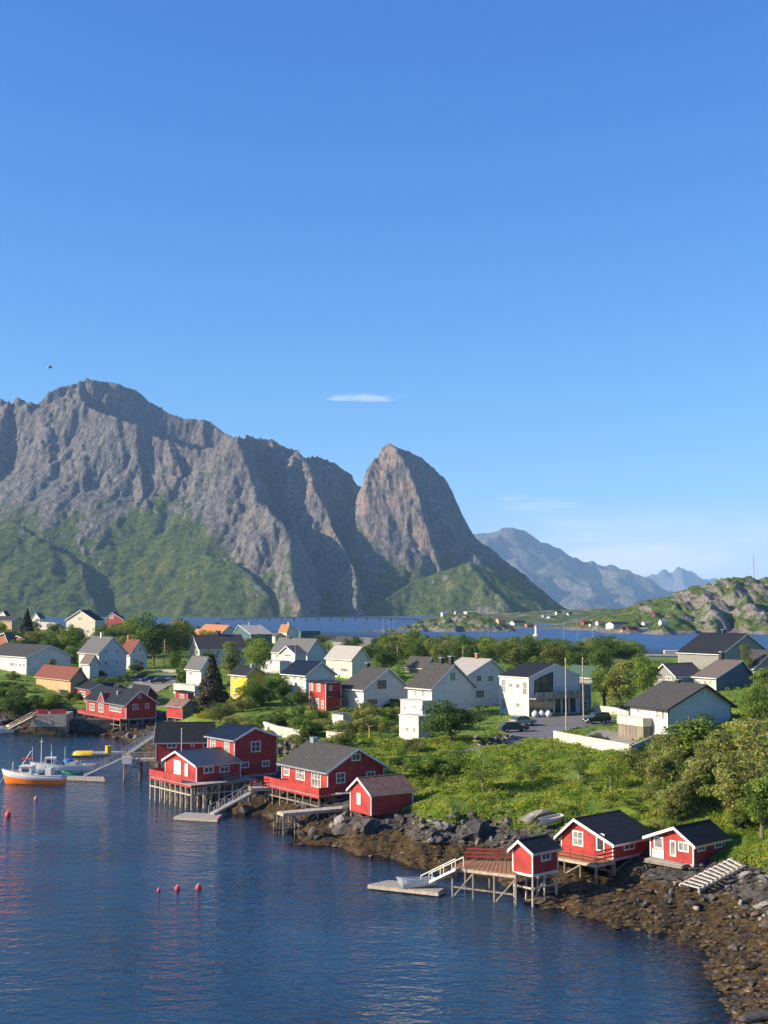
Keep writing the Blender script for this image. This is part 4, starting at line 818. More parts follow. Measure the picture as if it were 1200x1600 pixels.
hs('white upper annex above the stepped terrace block', (660, 1122, 7.5), 1097, 626, 675, 38, 'R', None, WHITE, CONCW, name='annex', cat='annex', flat=True, found=2, ov=.12, wins=w_('L', (631, 1103, 634.5, 1110), (644.5, 1101.5, 649.5, 1107)))
hs('white house with pale shingle roof and brown chimney', (730, 1105), 1055, 717, 791, 33, 'R', (766.5, 1031), WHITE, LGREYR, found=2.5, LL=9, chim=[(742, 1021, 750, BRICK)],
   wins=w_('R', (744, 1055, 752.5, 1065), (762, 1055, 771, 1065), (743, 1078, 757, 1091)))
hm_ = hs('modern white house with black roof and tall glass gable', (826.5, 1120), 1059.5, 780.6, 906, 37, 'R', (867, 1038.5), WHITE, DARKR, found=.5, ov=.12,
   wins=w_('L', (783.6, 1061, 790.5, 1082), (795, 1067, 801.6, 1074.5), (806, 1068, 813, 1076), (817, 1065, 824, 1086), (783.6, 1090, 790.5, 1110), (806, 1097.6, 813, 1105.5)))
def gq(a): u, z = hm_.hit('R', *a); return (u, -.03, z)
gl = [gq(a) for a in ((835, 1086), (863, 1086), (863.5, 1050), (845, 1058), (835, 1064))]
gf = MB().prism(gl, [(x, .0, z) for x, y, z in gl]).build('glass_gable', GLASS, hm_.root)
for a, b in ((0, 4), (4, 3), (3, 2), (2, 1)): MB().beam((gl[a][0], -.06, gl[a][2]), (gl[b][0], -.06, gl[b][2]), .06, .1, up=(0, 1, 0)).build('glazing_bar', BLACK, gf)
MB().beam((gl[3][0], -.06, gl[0][2]), (gl[3][0], -.06, gl[3][2]), .06, .1, up=(0, 1, 0)).build('glazing_bar', BLACK, gf); zz_ = gq((850, 1068))[2]; MB().beam((gl[0][0], -.06, zz_), (gl[1][0], -.06, zz_), .06, .08).build('glazing_bar', BLACK, gf)
zb_ = hm_.hit('R', 850, 1089)[1]
bal = MB().box(-.1, -1.9, zb_ - .25, hm_.LR * .97, -.01, zb_).build('balcony', GREYW, hm_.root)
MB().box(-.05, -1.88, zb_ + .01, hm_.LR * .95, -1.84, zb_ + 1.0).build('balcony_glass', GLASSW, bal)
MB().box(.2, -.06, .1, hm_.LR * .3, -.008, zb_ - .4).build('ground_floor_window', GLASS, hm_.root)
for k_ in range(4): MB().box(hm_.LR * (.36 + .15 * k_), -.06, .3, hm_.LR * (.46 + .15 * k_), -.008, zb_ - .5).build('ground_floor_window', GLASS, hm_.root)
hs('grey clad side wing with roof terrace of the modern house', (893, 1113), 1071, 886, 924, 25, 'R', None, GREYW, CONCW, name='house_wing', cat='house', LL=5, flat=True, found=.4, ov=.1, wins=w_('R', (896, 1094, 901, 1108), (903, 1094, 908, 1108), (911, 1094, 918, 1108)))
hR = hs('cream house with shaded grey gable and charcoal roof above the white garden wall', (1045, 1158), 1106, 985, 1143, 27, 'R', (1100, 1071), WHITE, SLATE, wall2=mat('blue_grey_shaded_board', (.42, .47, .46), (.36, .41, .40), .6, 1, wave=('z', .16, .4)), found=.8, ov=.7, trim=BLACK,  # gable turned from the sun: bluish shade put into its wall colour
   wins=w_('L', (995, 1101, 1000, 1114), (1025, 1107, 1031, 1123), (1034, 1109, 1039, 1125), (1033, 1141, 1037, 1150)) + w_('R', (1096, 1079, 1101, 1085)), chim=[(1056, 1063, 1064)])
pb = [hR.hit('L', x, 1140)[0] for x in (1020, 972)]
ub = hR.LL * .42; zbal = hR.hit('L', 1014, 1134)[1]
MB().box(-1.6, ub, -.3, -.02, hR.LL + .8, zbal).build('balcony_base', WOODG, hR.root); MB().box(-1.7, ub - .1, zbal + .002, -.015, hR.LL + .9, zbal + 1.15).build('balcony_wall', CREAM, hR.root)
hs('dark blue gabled house with big brown tiled roof', (1119, 1080), 1059, 1085, 1177, 33, 'R', (1158, 1033), CREAM, BROWNTILE, wall2=BLUEW, found=2, wins=w_('L', (1100, 1062, 1104, 1070), (1108, 1062, 1112, 1070)), chim=[(1104, 1018, 1112)])
hs('grey wing with brown tiled roof and row of white windows', (1055.5, 1072), 1056, 1022, 1098, 36, 'L', (1037.5, 1038), GREYW, BROWNTILE, name='house_wing', cat='house', found=2, wins=w_('R', (1062, 1059, 1069, 1066), (1074, 1059, 1082, 1066)) + w_('L', (1028, 1057, 1034, 1062), (1040, 1057, 1050, 1063)))
hs('large house with huge black roof and pale gable at the water', (1128, 1046), 1022, 1060, 1203, 30, 'R', (1166, 991), GREYW, DARKR, found=2, chim=[(1126, 984, 1134)], wins=w_('R', (1158, 1014, 1163, 1022), (1171, 1014, 1179, 1022)))
hs('low dark roofed house at the right edge of the picture', (1178, 1062), 1044, 1150, 1235, 28, 'R', None, GREYW, SLATE, found=2, rz=6)
hs('grey house with dark roof among the trees behind the slate roofs', (666, 1054), 1042, 634, 682, 30, 'R', None, GREYW, SLATE, found=2, rz=6.3, wins=w_('L', (644, 1044, 648, 1049)))
hs('small dark roofed house behind the chimneys', (714, 1048), 1040, 700, 724, 30, 'R', None, GREYW, SLATE, found=2, rz=5)
hs('green roofed shed behind the modern house', (925, 1072), 1056, 888, 940, 25, 'R', None, GREYW, GREENR, name='shed', cat='shed', found=2, rz=5.5)
# roofs towards the far water
hs('house with bright orange tiled roof near the far water', (345, 1002, 7.5), 990, 308, 372, 25, 'R', None, CREAM, ORANGER, found=3, rz=8.0)
hs('low house with orange tiles stepping down beside the taller orange roof', (330, 1004, 7.5), 993, 300, 345, 25, 'R', None, CREAM, ORANGER, found=3, rz=6)
hs('teal house with light grey roof near the far water', (392, 1008, 7.5), 991, 366, 425, 22, 'L', (374, 977), TEAL, LGREYR, wall2=TEAL, found=3, chim=[(388, 972, 392, CONCW)])
hs('cream house with pointed orange roof by the far shore', (448, 1002, 6), 986, 436, 464, 45, 'R', (452, 976), CREAM, ORANGER, found=3, chim=[(450, 972, 453, CONCW)])
hs('flat teal building by the far shore', (470, 1004, 5), 986, 460, 501, 12, 'R', None, TEAL, TEAL, found=3, LL=9, flat=True, name='warehouse', cat='warehouse')
hs('dark grey roofed shed by the far shore', (546, 1012, 5), 1004, 520, 562, 25, 'R', None, GREYW, SLATE, found=3, rz=5, name='shed', cat='shed')
hs('cream cottage with grey roof between the green trees near the shore', (578, 1016, 6), 1006, 557, 590, 30, 'R', None, CREAM, GREYR, found=3, rz=5.2, name='cottage', cat='cottage')
hs('house with brown roof between the orange roof and the teal warehouse', (430, 1006, 7), 994, 418, 446, 30, 'R', None, CREAM, BROWNTILE, found=3, rz=5, name='cottage', cat='cottage')
# across the water
FARH = [  # px, py base, width px, height px, wall, roof, label
 (965, 981, 32, 9, WHITE, DARKR, 'long white fish hall with black roof across the water'), (985, 984, 20, 5, RED, DARKR, 'red quay building beside the white fish hall'),
 (1010, 979, 14, 8, WHITE, LGREYR, 'white house right of the red quay building'), (1002, 987, 22, 6, WHITE, LGREYR, 'white boathouse at the water edge below the headland'),
 (1036, 976, 12, 8, WHITE, LGREYR, 'white house climbing the foot of the headland'), (915, 976, 14, 6, RED, REDR, 'small red house far left of the fish hall'),
 (937, 977, 12, 7, WHITE, ORANGER, 'white house with orange roof left of the fish hall'), (925, 978, 9, 4, WHITE, DARKR, 'tiny white house between the red and the orange roofed ones'),
 (808, 978, 22, 8, WHITE, DARKR, 'white gabled house with dark roof on the far skerry'), (826, 980, 12, 6, ORANGER, BROWNTILE, 'tan shed beside the white gabled house on the skerry'),
 (782, 975, 14, 9, TAN, ORANGER, 'orange brown house on the dark rocks'), (694, 962, 11, 6, WHITE, LGREYR, 'white house on top of the wooded point'),
 (733, 959, 17, 4, WHITE, LGREYR, 'long low white house on the wooded point'), (713, 960, 6, 6, WHITE, LGREYR, 'narrow white house on the wooded point'),
 (872, 961, 9, 6, WHITE, DARKR, 'tall white house on the distant shore'), (890, 962, 8, 5, WHITE, DARKR, 'small white house on the distant shore'),
 (862, 966, 14, 3, WHITE, DARKR, 'low white building at the distant waterline'), (850, 965, 6, 5, WHITE, LGREYR, 'white hut at the far left of the distant shore'), (1025, 962, 12, 6, REDB, BROWNTILE, 'red house behind the headland foot'), (975, 985, 10, 5, REDB, DARKR, 'dark red boathouse beside the fish hall')]
def GF(px, py):                         # where a picture point meets the land across the water
    d = ray(px, py); Y = np.arange(1050, 2900, 3.0); X = d[0] / d[1] * Y; Z = HC + d[2] / d[1] * Y; T = np.full(Y.shape, 0.0)
    for x0, y0, st, Zg in HF[:]:
        i = ((Y - y0) / st).astype(int); j = ((X - x0) / st).astype(int); ok = (i >= 0) & (i < Zg.shape[0]) & (j >= 0) & (j < Zg.shape[1])
        T[ok] = np.maximum(T[ok], Zg[i[ok], j[ok]])
    k = int(np.argmax(Z < T)); return float(Y[k]) if k else 1400.0
for px, py, wp, hp, wl, rf, lb in FARH:
    D_ = GF(px, py) - 2
    P = PY(px - wp * .2, py, D_); ppm = FPX / D_
    house('far_house', lb, 'house', (px - wp * .2, py, P.z) if abs(P.z - HC) > .5 else (px - wp * .2, py), zat(P.x, P.y, py) and py - hp * .62, th=28, g='L', rz=hp / ppm, LL=wp / ppm * .6, LR=wp / ppm, wall=wl, roof=rf, found=4, boards=False, ov=.3,
          wins=[])

# things around the houses
P = G(850, 1121)
for k_, (dx_, dy_, dz_) in enumerate(((-1.5, 0, 0), (-.4, .2, 0), (.8, 0, 0))):
    e = empty('white_bag', P + Vector((dx_, dy_, dz_)), .2 * k_, label=('white building bag nearest the white corner', 'white building bag in the middle of three by the glass gable', 'white building bag nearest the ground floor windows')[k_], cat='bag', group='white bags by the modern house')
    MB().ball((0, 0, .55), .62, 8, 6, .95).build('bag_body', TRIM, e, smooth=True); MB().tube((0, 0, 1.0), (0, 0, 1.25), .12, .2).build('bag_neck', TRIM, e)
P = G(577, 1158); e = empty('clothes_dryer', P, label='rotary clothes dryer on the grass below the steep slate roof', cat='clothes dryer'); MB().tube((0, 0, -.2), (0, 0, 2.2), .07).build('dryer_post', YELP, e)
for k_ in range(4):
    a_ = k_ * math.pi / 2 + .3; MB().beam((0, 0, 2.1), (2.0 * math.cos(a_), 2.0 * math.sin(a_), 2.5), .06, .06).build('dryer_arm', WOODG, e)
P = PZ(241, 1152, 3.2); e = empty('wooden_steps', P, R(70), label='pale wooden steps climbing from the gangway beside the black roof', cat='steps')
for k_ in range(8): MB().box(k_ * .35, -.6, k_ * .24, k_ * .35 + .32, .6, k_ * .24 + .07).build('tread', PALEW, e)
for s_ in (-1, 1): MB().beam((0, s_ * .64, 0), (2.8, s_ * .64, 1.9), .06, .22).build('stringer', PALEW, e)
for s_, (x_, y_) in enumerate(((E1.LL * .3, 2.0),)):
    pass
sl_ = (E1.rz - E1.hw) / E1.u; MB().box(E1.u * .45, E1.LL * .35, E1.hw + sl_ * E1.u * .45 + .15, E1.u * .45 + .9, E1.LL * .35 + .6, E1.hw + sl_ * (E1.u * .45 + .9) + .28).build('skylight', METAL, E1.root)
# ------------------------------------------------------------------ walls, fences, quays
def wallrun(name, label, pts, h, w, m, cat='wall', group=None, seg=None):
    P = [G(*p) for p in pts]; c = P[0]; r = empty(name, c, 0, label=label, cat=cat, group=group)
    for a, b in zip(P[:-1], P[1:]):
        n = max(1, round((b - a).length / (seg or 3)))
        for i in range(n):
            p = a.lerp(b, i / n) - c; q = a.lerp(b, (i + 1) / n) - c
            q = q - (q - p).normalized() * .03; z = Vector((0, 0, 1))
            MB().beam(p + z * (h / 2 - .4), q + z * (h / 2 - .4), w, h + .8).build('wall_panel', m, r)
            MB().beam(p + z * (h + .05), q + z * (h + .05), w + .1, .1).build('coping', m, r)
    return r
wallrun('garden_wall', 'long white garden wall below the charcoal roofed house', [(866, 1157), (905, 1165), (950, 1173), (985, 1180)], 1.3, .25, CONCW, 'garden wall')
wallrun('garden_wall', 'short grey side wall closing the white garden wall', [(985, 1180), (1012, 1168), (1024, 1161)], 1.1, .22, CONC, 'garden wall')
wallrun('garden_wall', 'white wall beside the black car up to the balcony', [(928, 1113), (960, 1117), (983, 1124)], 1.2, .22, CONCW, 'garden wall')
wallrun('retaining_wall', 'pale concrete wall above the rough stone wall', [(413, 1142), (432, 1149), (470, 1156)], 1.4, .4, CONCW, 'wall')
wallrun('retaining_wall', 'short pale concrete wall above the slate roofed cabin', [(511, 1155), (526, 1157), (541, 1157)], 1.1, .3, CONCW, 'wall')
wallrun('parking_kerb', 'low pale kerb wall behind the parked cars', [(222, 1054), (250, 1050), (275, 1050)], .6, .3, CONCW, 'kerb')
# dry stone wall: single stones
def rockmesh(seed, sub=2, flat=.7, m=STONED, ang=.35):
    import bmesh
    bm = bmesh.new(); bmesh.ops.create_icosphere(bm, subdivisions=sub, radius=.5); rr_ = random.Random(seed)
    ks = [(Vector((rr_.uniform(-1, 1), rr_.uniform(-1, 1), rr_.uniform(-1, 1))).normalized(), rr_.uniform(.20, .40)) for _ in range(9)]
    for v in bm.verts:
        for n, d in ks:
            e = v.co.dot(n) - d
            if e > 0: v.co -= n * e
        v.co += v.co.normalized() * rr_.uniform(-.028, .028); v.co.z *= flat
    me = bpy.data.meshes.new('rock'); bm.to_mesh(me); bm.free(); me.materials.append(m); return me
def bigrock(seed, m, flat=.75):
    from mathutils import noise
    me = rockmesh(seed, 3, flat, m)
    for v in me.vertices:
        n = v.co.normalized(); f = noise.fractal(v.co * 3.2 + Vector((seed, 0, 0)), .9, 2.1, 4); r_ = abs(noise.noise(v.co * 2.1 + Vector((0, seed, 0))))
        v.co += n * (.05 * f - .07 * (r_ < .05))
    return me
RK = [rockmesh(i, 2, random.uniform(.6, .95), m) for i, m in enumerate([STONED, STONED, STONE, STONED, STONEB, STONE, STONED, STONEB, STONED, STONED])]
sw = empty('stone_wall', G(425, 1185), 0, label='rough stacked stone retaining wall beside the tall boathouse', cat='stone wall')
for i in range(46):
    p = G(random.uniform(408, 462), 1182) ; q = Vector((p.x - sw.location.x, p.y - sw.location.y + random.uniform(-.6, .6), random.uniform(-.2, 2.6)))
    o = link('stone', random.choice(RK), sw, loc=q); o.rotation_euler = (random.uniform(0, 6), random.uniform(0, 6), random.uniform(0, 6)); s_ = random.uniform(.6, 1.2); o.scale = (s_ * 1.3, s_, s_ * .8)
sg = empty('stone_terrace', G(772, 1164), 0, label='block of stacked field stones below the parked cars', cat='stone wall')
for i in range(60):
    u = random.uniform(-2.6, 2.6); q = Vector((u, random.uniform(-.7, .7), random.uniform(-.2, 1.3)))
    o = link('stone', random.choice(RK), sg, loc=q); o.rotation_euler = (random.uniform(-.2, .2), random.uniform(-.2, .2), random.uniform(0, 6)); s_ = random.uniform(.5, 1.0); o.scale = (s_ * 1.5, s_, s_ * .7)
# timber quay at the back left
P0 = PZ(104, 1148, 0); h = H(); h.P = Vector((P0.x, P0.y, 4.0)); h.th = R(4); h.dr = Vector((math.cos(h.th), math.sin(h.th), 0)); h.dl = Vector((-math.sin(h.th), math.cos(h.th), 0))
LQ = (104 - 53) / FPX * P0.y
tq = empty('timber_quay', h.P, h.th, label='planked timber quay face with red railing and weed stained foot', cat='quay')
for i in range(int(LQ / .4)):
    x = -LQ + i * .4; MB().box(x, -.15, -2.4, x + .37, .05, -.05).build('plank', PALEW, tq); MB().box(x + .01, -.13, -4.6, x + .36, .03, -2.405).build('plank', WEED if i % 3 else STONEB, tq)
MB().box(-LQ, .06, -4.6, 0, 7, -.1).build('fill', CONC, tq); planks(tq, -LQ, 0, -.1, 7, .0, DECK, .5, 'x')
MB().box(-LQ + .1, -.05, .02, -LQ * .55, .05, 1.0).build('railing_panel', RED, tq); MB().box(-LQ * .5, -.05, .02, -LQ * .02, .05, 1.0).build('railing_panel', RED, tq)
MB().box(.2, 3, -4.6, 9, 8, -1.4).build('stone_face', STONED, tq)
# ------------------------------------------------------------------ gangways and floats
def gangway(label, p, q, w=1.2, rail=1.0, m=None, name='gangway', truss=True, dm=None):
    m = m or METAL; p = Vector(p); q = Vector(q); d = q - p; L_ = d.length; r = empty(name, p, math.atan2(d.y, d.x), label=label, cat='gangway')
    sl = d.z / math.hypot(d.x, d.y); Lh = math.hypot(d.x, d.y); f = lambda x, y, z: (x, y, sl * x + z)
    MB().beam(f(0, 0, 0), f(Lh, 0, 0), w, .09).build('walkway', dm or DECK, r)
    for s in (-1, 1):
        y = s * w / 2; MB().beam(f(0, y, 0), f(Lh, y, 0), .07, .2).build('side_beam', m, r); MB().beam(f(0, y, rail), f(Lh, y, rail), .06, .07).build('rail', m, r)
        n = max(2, round(Lh / 1.3))
        for i in range(n + 1): MB().beam(f(Lh * i / n, y, 0), f(Lh * i / n, y, rail), .05, .05).build('railing_post', m, r)
        if truss:
            for i in range(n): MB().beam(f(Lh * i / n, y, 0 if i % 2 else rail), f(Lh * (i + 1) / n, y, rail if i % 2 else 0), .04, .04).build('strut', m, r)
    return r
def floatdock(label, pts, cat='floating dock', m=None, z=.4, n=9, name='floating_dock', drums=4, dm=None):
    P = [PZ(a, b, z) for a, b in pts]; c = P[0].copy(); r = empty(name, (c.x, c.y, 0), 0, label=label, cat=cat); P = [Vector((p.x - c.x, p.y - c.y, z)) for p in P]
    for i in range(n):
        a, b = i / n, (i + 1) / n - .01; A_ = [P[0].lerp(P[1], a), P[0].lerp(P[1], b), P[3].lerp(P[2], b), P[3].lerp(P[2], a)]
        MB().prism([p - Vector((0, 0, .06)) for p in A_], A_).build('plank', dm or DECK, r)
    for i in range(4):
        p, q = P[i], P[(i + 1) % 4]; MB().beam(p - Vector((0, 0, .2)), q - Vector((0, 0, .2)), .12, .26).build('edge_beam', m or PALEW, r)
    for k in range(drums):
        p = P[0].lerp(P[1], (k + .5) / drums).lerp(P[3].lerp(P[2], (k + .5) / drums), .5); d = (P[1] - P[0]).normalized()
        MB().tube(Vector((p.x, p.y, -.05)) - d * .5, Vector((p.x, p.y, -.05)) + d * .5, .3, n=8).build('float_drum', TRIM if k % 2 else BLUEP, r)
    return r
floatdock('long weathered floating dock with a white rowing boat on it', [(575, 1382), (685, 1394), (698, 1386), (608, 1375)], n=16, z=.45, drums=5)
floatdock('small planked float below the stilted quay', [(272, 1276), (340, 1280), (348, 1272), (290, 1269)], n=10, z=.35)
floatdock('narrow float carrying the upturned yellow boat', [(112, 1178), (196, 1176.5), (196, 1173.5), (115, 1174)], n=16, z=.4)
floatdock('short float at the stern of the orange boat', [(102, 1215), (164, 1217.5), (162, 1213.5), (110, 1212)], n=10, z=.35)
gangway('white railed gangway from the pier deck down to the long float', PZ(718, 1357, 2.5), PZ(664, 1383, .5), 1.1, .9, TRIM, truss=False)
gangway('steel gangway from the rocks down to the planked float', PZ(404, 1232, 2.6), PZ(330, 1272, .4), 1.0, .9, METAL)
gangway('long steel gangway down to the short float by the orange boat', PZ(196, 1183, 2.8), PZ(132, 1212, .4), 1.0, 1.0, METAL)
gangway('steel gangway bridge up to the wooden steps on the shore', PZ(196, 1180, 2.9), PZ(240, 1150, 4.0), 1.1, .9, METAL)
gangway('pale gangway from the timber quay down to the small boats', PZ(55, 1119, 3.8), PZ(12, 1141, .4), 1.1, .9, PALEW, truss=False)
# stilted landing left of the black roofed wing
hl = H(); hl.P = PZ(193, 1187, 2.9); hl.th = R(5)
l0 = H(); LN = (243 - 193) / FPX * hl.P.y
r = empty('stilt_landing', hl.P, hl.th, label='timber landing on tall posts joining gangways and boathouse', cat='landing')
planks(r, 0, LN, 0, 2.2, 0, DECK, .4, 'y'); MB().beam((0, 0, -.2), (LN, 0, -.2), .15, .25).build('edge_beam', PALEW, r); MB().beam((0, 2.2, -.2), (LN, 2.2, -.2), .15, .25).build('edge_beam', PALEW, r)
railing(r, [(LN, 0, 0), (0, 0, 0), (0, 2.2, 0)], 1.0, PALEW); stilts(hl, .1, LN, .1, 2.1, 2.1, .17, parent=r)
MB().box(-.2, -.3, -.6, 1.2, .4, .5).build('bumper', TRIM, r)
# boardwalk linking the quays behind the float (z about 2.8)
wk = H(); wk.P = PZ(392, 1232, 2.8); wk.th = R(12)
quaddeck('boardwalk', 'low grey boardwalk on posts between the tall boathouse and the veranda', wk, [(0, 0), (4.5, 0), (4.5, 2.2), (0, 2.2)], 0, DECK, 'boardwalk', rails=[[(0, 0), (0, 1)]], rm=REDB, posts=1.8)
# pale walkway left of the brown shed, over the rocks
wk = H(); wk.P = PZ(443, 1271, 2.35); wk.th = 0; e_ = PZ(549, 1262, 2.35) - wk.P; wk.th = math.atan2(e_.y, e_.x); Lw = e_.length
quaddeck('stilt_walkway', 'pale concrete topped walkway on posts left of the rusty roofed shed', wk, [(0, 0), (Lw, 0), (Lw, 1.7), (0, 1.7)], 0, PALEW, 'walkway', posts=1.3, n=12)
P0 = PZ(428, 1306, -.2); lt = H(); lt.P = Vector((P0.x, P0.y, .9)); lt.th = wk.th
r = empty('fender_frame', lt.P, lt.th, label='weed covered fender frame of close upright stakes below the pale walkway', cat='fender frame')
for i in range(9): MB().tube((i * .37, random.uniform(-.05, .05), -1.6), (i * .37, 0, .25 + random.uniform(-.1, .2)), .08).build('stake', YELP if False else WOODG, r)
MB().beam((-.1, -.1, .1), (3.1, -.1, .1), .1, .14).build('rail', PALEW, r); MB().beam((-.1, -.1, -.5), (3.1, -.1, -.5), .1, .14).build('rail', WEED, r)
# boat slip ladder on the right rocks
a, b = G(1062, 1392), G(1145, 1350); c_, d_ = G(1092, 1400), G(1165, 1362)
r = empty('boat_slip', a, 0, label='white timber boat slip laid like a ladder over the rocks', cat='boat slip'); z1_ = Vector((0, 0, .45))
for p, q in ((a, b), (c_, d_)): MB().beam(p - a + z1_, q - a + z1_, .18, .2).build('slip_rail', PALEW, r)
for i in range(11):
    f = (i + .3) / 11; p, q = a.lerp(b, f), c_.lerp(d_, f); MB().beam(p - a + z1_ * 1.3, q - a + z1_ * 1.3, .28, .1).build('rung', BLEACH, r)
# ------------------------------------------------------------------ boats
def hull(L_, B, D, nm, m_low, m_up, par, split=.45, bow=.35, stern=.75, n=14, sheer=.35, inset=.1):
    """double skinned hull, bow towards -x"""
    rows = []
    for i in range(n + 1):
        t = i / n; x = -L_ / 2 + L_ * t
        bw = B / 2 * (math.sin(min(1, t / .55) * math.pi / 2) ** .75) * (1 if t < .6 else 1 - (1 - stern) * ((t - .6) / .4) ** 2)
        zs = D + sheer * (1 - t) ** 2 * 1.6 + sheer * .3 * t ** 3; zk = -.35 + .5 * max(0, 1 - t / .12) ** 2
        xo = -bow * (1 - min(1, t / .3)); rows.append([(x + xo * k_, bw * w, zk + (zs - zk) * k_) for k_, w in ((0, .06), (.22, .55), (split, .86), (split + .001, .86), (.8, .98), (1, 1))])
    def skin(a, b, name, m, par_):
        mb = MB()
        for s in (-1, 1):
            for i in range(n):
                for j in range(a, b):
                    p = [rows[i][j], rows[i + 1][j], rows[i + 1][j + 1], rows[i][j + 1]]; mb.poly([(x, y * s, z) for x, y, z in (p if s < 0 else p[::-1])])
        for j in range(a, b): mb.poly([(rows[n][j][0], -rows[n][j][1], rows[n][j][2]), (rows[n][j][0], rows[n][j][1], rows[n][j][2]), (rows[n][j + 1][0], rows[n][j + 1][1], rows[n][j + 1][2]), (rows[n][j + 1][0], -rows[n][j + 1][1], rows[n][j + 1][2])])
        me = bpy.data.meshes.new(name); me.from_pydata(mb.v, [], mb.f); me.materials.append(m)
        import bmesh
        bm = bmesh.new(); bm.from_mesh(me); bmesh.ops.remove_doubles(bm, verts=bm.verts, dist=.004); bmesh.ops.recalc_face_normals(bm, faces=bm.faces); bm.to_mesh(me); bm.free()
        return link(name, me, par_)
    lo = skin(0, 2, 'lower_hull', m_low, par); up = skin(3, 5, 'upper_hull', m_up, par)
    dz = MB(); top = [(r_[5][0], r_[5][1] - inset, r_[5][2] - .3) for r_ in rows[1:]]
    dz.poly([(x, -max(y, .02), z) for x, y, z in top] + [(x, max(y, .02), z) for x, y, z in top[::-1]]); dz.build('boat_deck', PALEW if m_up is TRIM else WOODG, par)
    for s in (-1, 1):
        for i in range(n): MB().beam((rows[i][5][0], s * rows[i][5][1], rows[i][5][2]), (rows[i + 1][5][0], s * rows[i + 1][5][1], rows[i + 1][5][2]), .09, .09).build('gunwale', m_up, par) if i % 1 == 0 and L_ < 4 and False else None
    g_ = MB()
    for s in (-1, 1):
        for i in range(n): g_.beam((rows[i][5][0], s * rows[i][5][1], rows[i][5][2]), (rows[i + 1][5][0], s * rows[i + 1][5][1], rows[i + 1][5][2]), .09, .09)
    g_.build('gunwale', m_up, par, kind='stuff')
    return rows
P = PZ(54, 1225, 0)
b1 = empty('fishing_boat', P, R(-4), label='orange and white fishing boat with masts moored at the float', cat='fishing boat')
hull(8.6, 2.8, 1.25, 'h', ORANGE, TRIM, b1, .62, .5, .85, sheer=.5)
wh = MB().box(-1.9, -.9, .9, -.2, .9, 2.5).build('wheelhouse', TRIM, b1); MB().box(-2.02, -1.0, 2.502, -.1, 1.0, 2.6).build('wheelhouse_roof', TRIM, wh)
MB().box(-1.93, -.7, 1.8, -1.905, .7, 2.3).build('window', GLASS, wh); MB().box(-1.6, -.93, 1.8, -.6, -.905, 2.3).build('window', GLASS, wh)
MB().box(-.1, -.8, .9, .7, .6, 1.6).build('engine_casing', TRIM, b1); MB().box(1.8, -.9, .9, 2.6, .9, 2.3).build('aft_shelter', TRIM, b1); MB().box(.9, -.5, .9, 1.6, .5, 1.5).build('winch', BLACK, b1); MB().box(-2.9, -.4, 1.2, -2.3, .4, 1.8).build('hatch', WOODG, b1)
MB().tube((.9, 0, .9), (.9, 0, 6.4), .09, .05).build('mast', TRIM, b1); MB().tube((2.4, 0, 2.2), (2.4, 0, 4.6), .05).build('aft_mast', TRIM, b1); MB().tube((-2.9, 0, 1.0), (-.6, 0, 4.6), .06).build('derrick_boom', TRIM, b1)
MB().tube((-3.3, .3, 1.5), (-3.3, .3, 3.0), .07).build('davit', TRIM, b1); MB().tube((-.4, 0, 2.6), (-.4, 0, 5.2), .04).build('aerial', TRIM, b1); MB().tube((.9, 0, 6.2), (-1.6, 0, 2.6), .015, n=4).build('stay', BLACK, b1); MB().tube((.9, 0, 6.2), (2.4, 0, 2.4), .015, n=4).build('stay', BLACK, b1); MB().box(.7, -.3, 5.9, 1.1, .3, 5.96).build('crosstree', TRIM, b1)
MB().beam((-1.9, 0, 3.55), (-.2, 0, 3.5), .3, .16).build('furled_sail', PINK, b1)
P = PZ(100, 1206, 0)
b2 = empty('cabin_boat', P, R(6), label='white cabin boat with blue hull and blue canvas behind the orange boat', cat='motor boat')
hull(9.2, 2.6, .95, 'h', LBLUE, TRIM, b2, .5, .5, .85, sheer=.35)
cb = MB().box(-2.8, -.85, .7, -1.2, .85, 2.2).build('wheelhouse', TRIM, b2); MB().box(-2.84, -.6, 1.5, -2.81, .6, 2.0).build('window', GLASS, cb); MB().box(-2.5, -.885, 1.45, -1.6, -.86, 2.0).build('window', GLASS, cb)
MB().box(.2, -.85, .7, 1.9, .85, 1.55).build('cabin', TRIM, b2); MB().ball((.6, 0, 1.5), .9, sz=.55).build('canvas_cover', BLUEP, b2, smooth=True); MB().box(2.0, -.7, .7, 3.2, .7, 1.15).build('aft_cabin', TRIM, b2)
railing(b2, [(2.6, -1.1, 1.05), (4.4, -.9, 1.05)], .7, METAL, 2); MB().tube((.1, 0, 1.5), (.1, 0, 3.8), .04).build('mast', TRIM, b2); MB().tube((-2, .3, 2.2), (-2, .3, 4.2), .03).build('aerial', TRIM, b2)
b3 = empty('dinghy', PZ(112, 1213, 0), R(2), label='small green dinghy tied behind the orange boat', cat='dinghy'); hull(2.6, 1.2, .6, 'h', GREENP, GREENP, b3, .5, .2, .9, 8, sheer=.1)
b4 = empty('upturned_boat', PZ(130, 1173.5, 1.05), R(0), label='upturned yellow boat lying on the narrow float', cat='boat'); hull(4.2, 1.5, .55, 'h', YELP, YELP, b4, .5, .2, .9, 8, sheer=.05); b4.rotation_euler = (math.pi, 0, .05); b4.scale = (.75, .75, .75); b4.location.z = .85
b5 = empty('rowing_boat', PZ(652, 1385, .55), R(18), label='white rowing boat lying on the long float under the gangway', cat='rowing boat'); hull(4.6, 1.6, .6, 'h', TRIM, TRIM, b5, .5, .4, .85, 10, sheer=.3); b5.location.z = .68; b5.scale = (.72, .72, .72)
for s in (-.6, .5): MB().box(s, -.6, .28, s + .25, .6, .33).build('thwart', PALEW, b5)
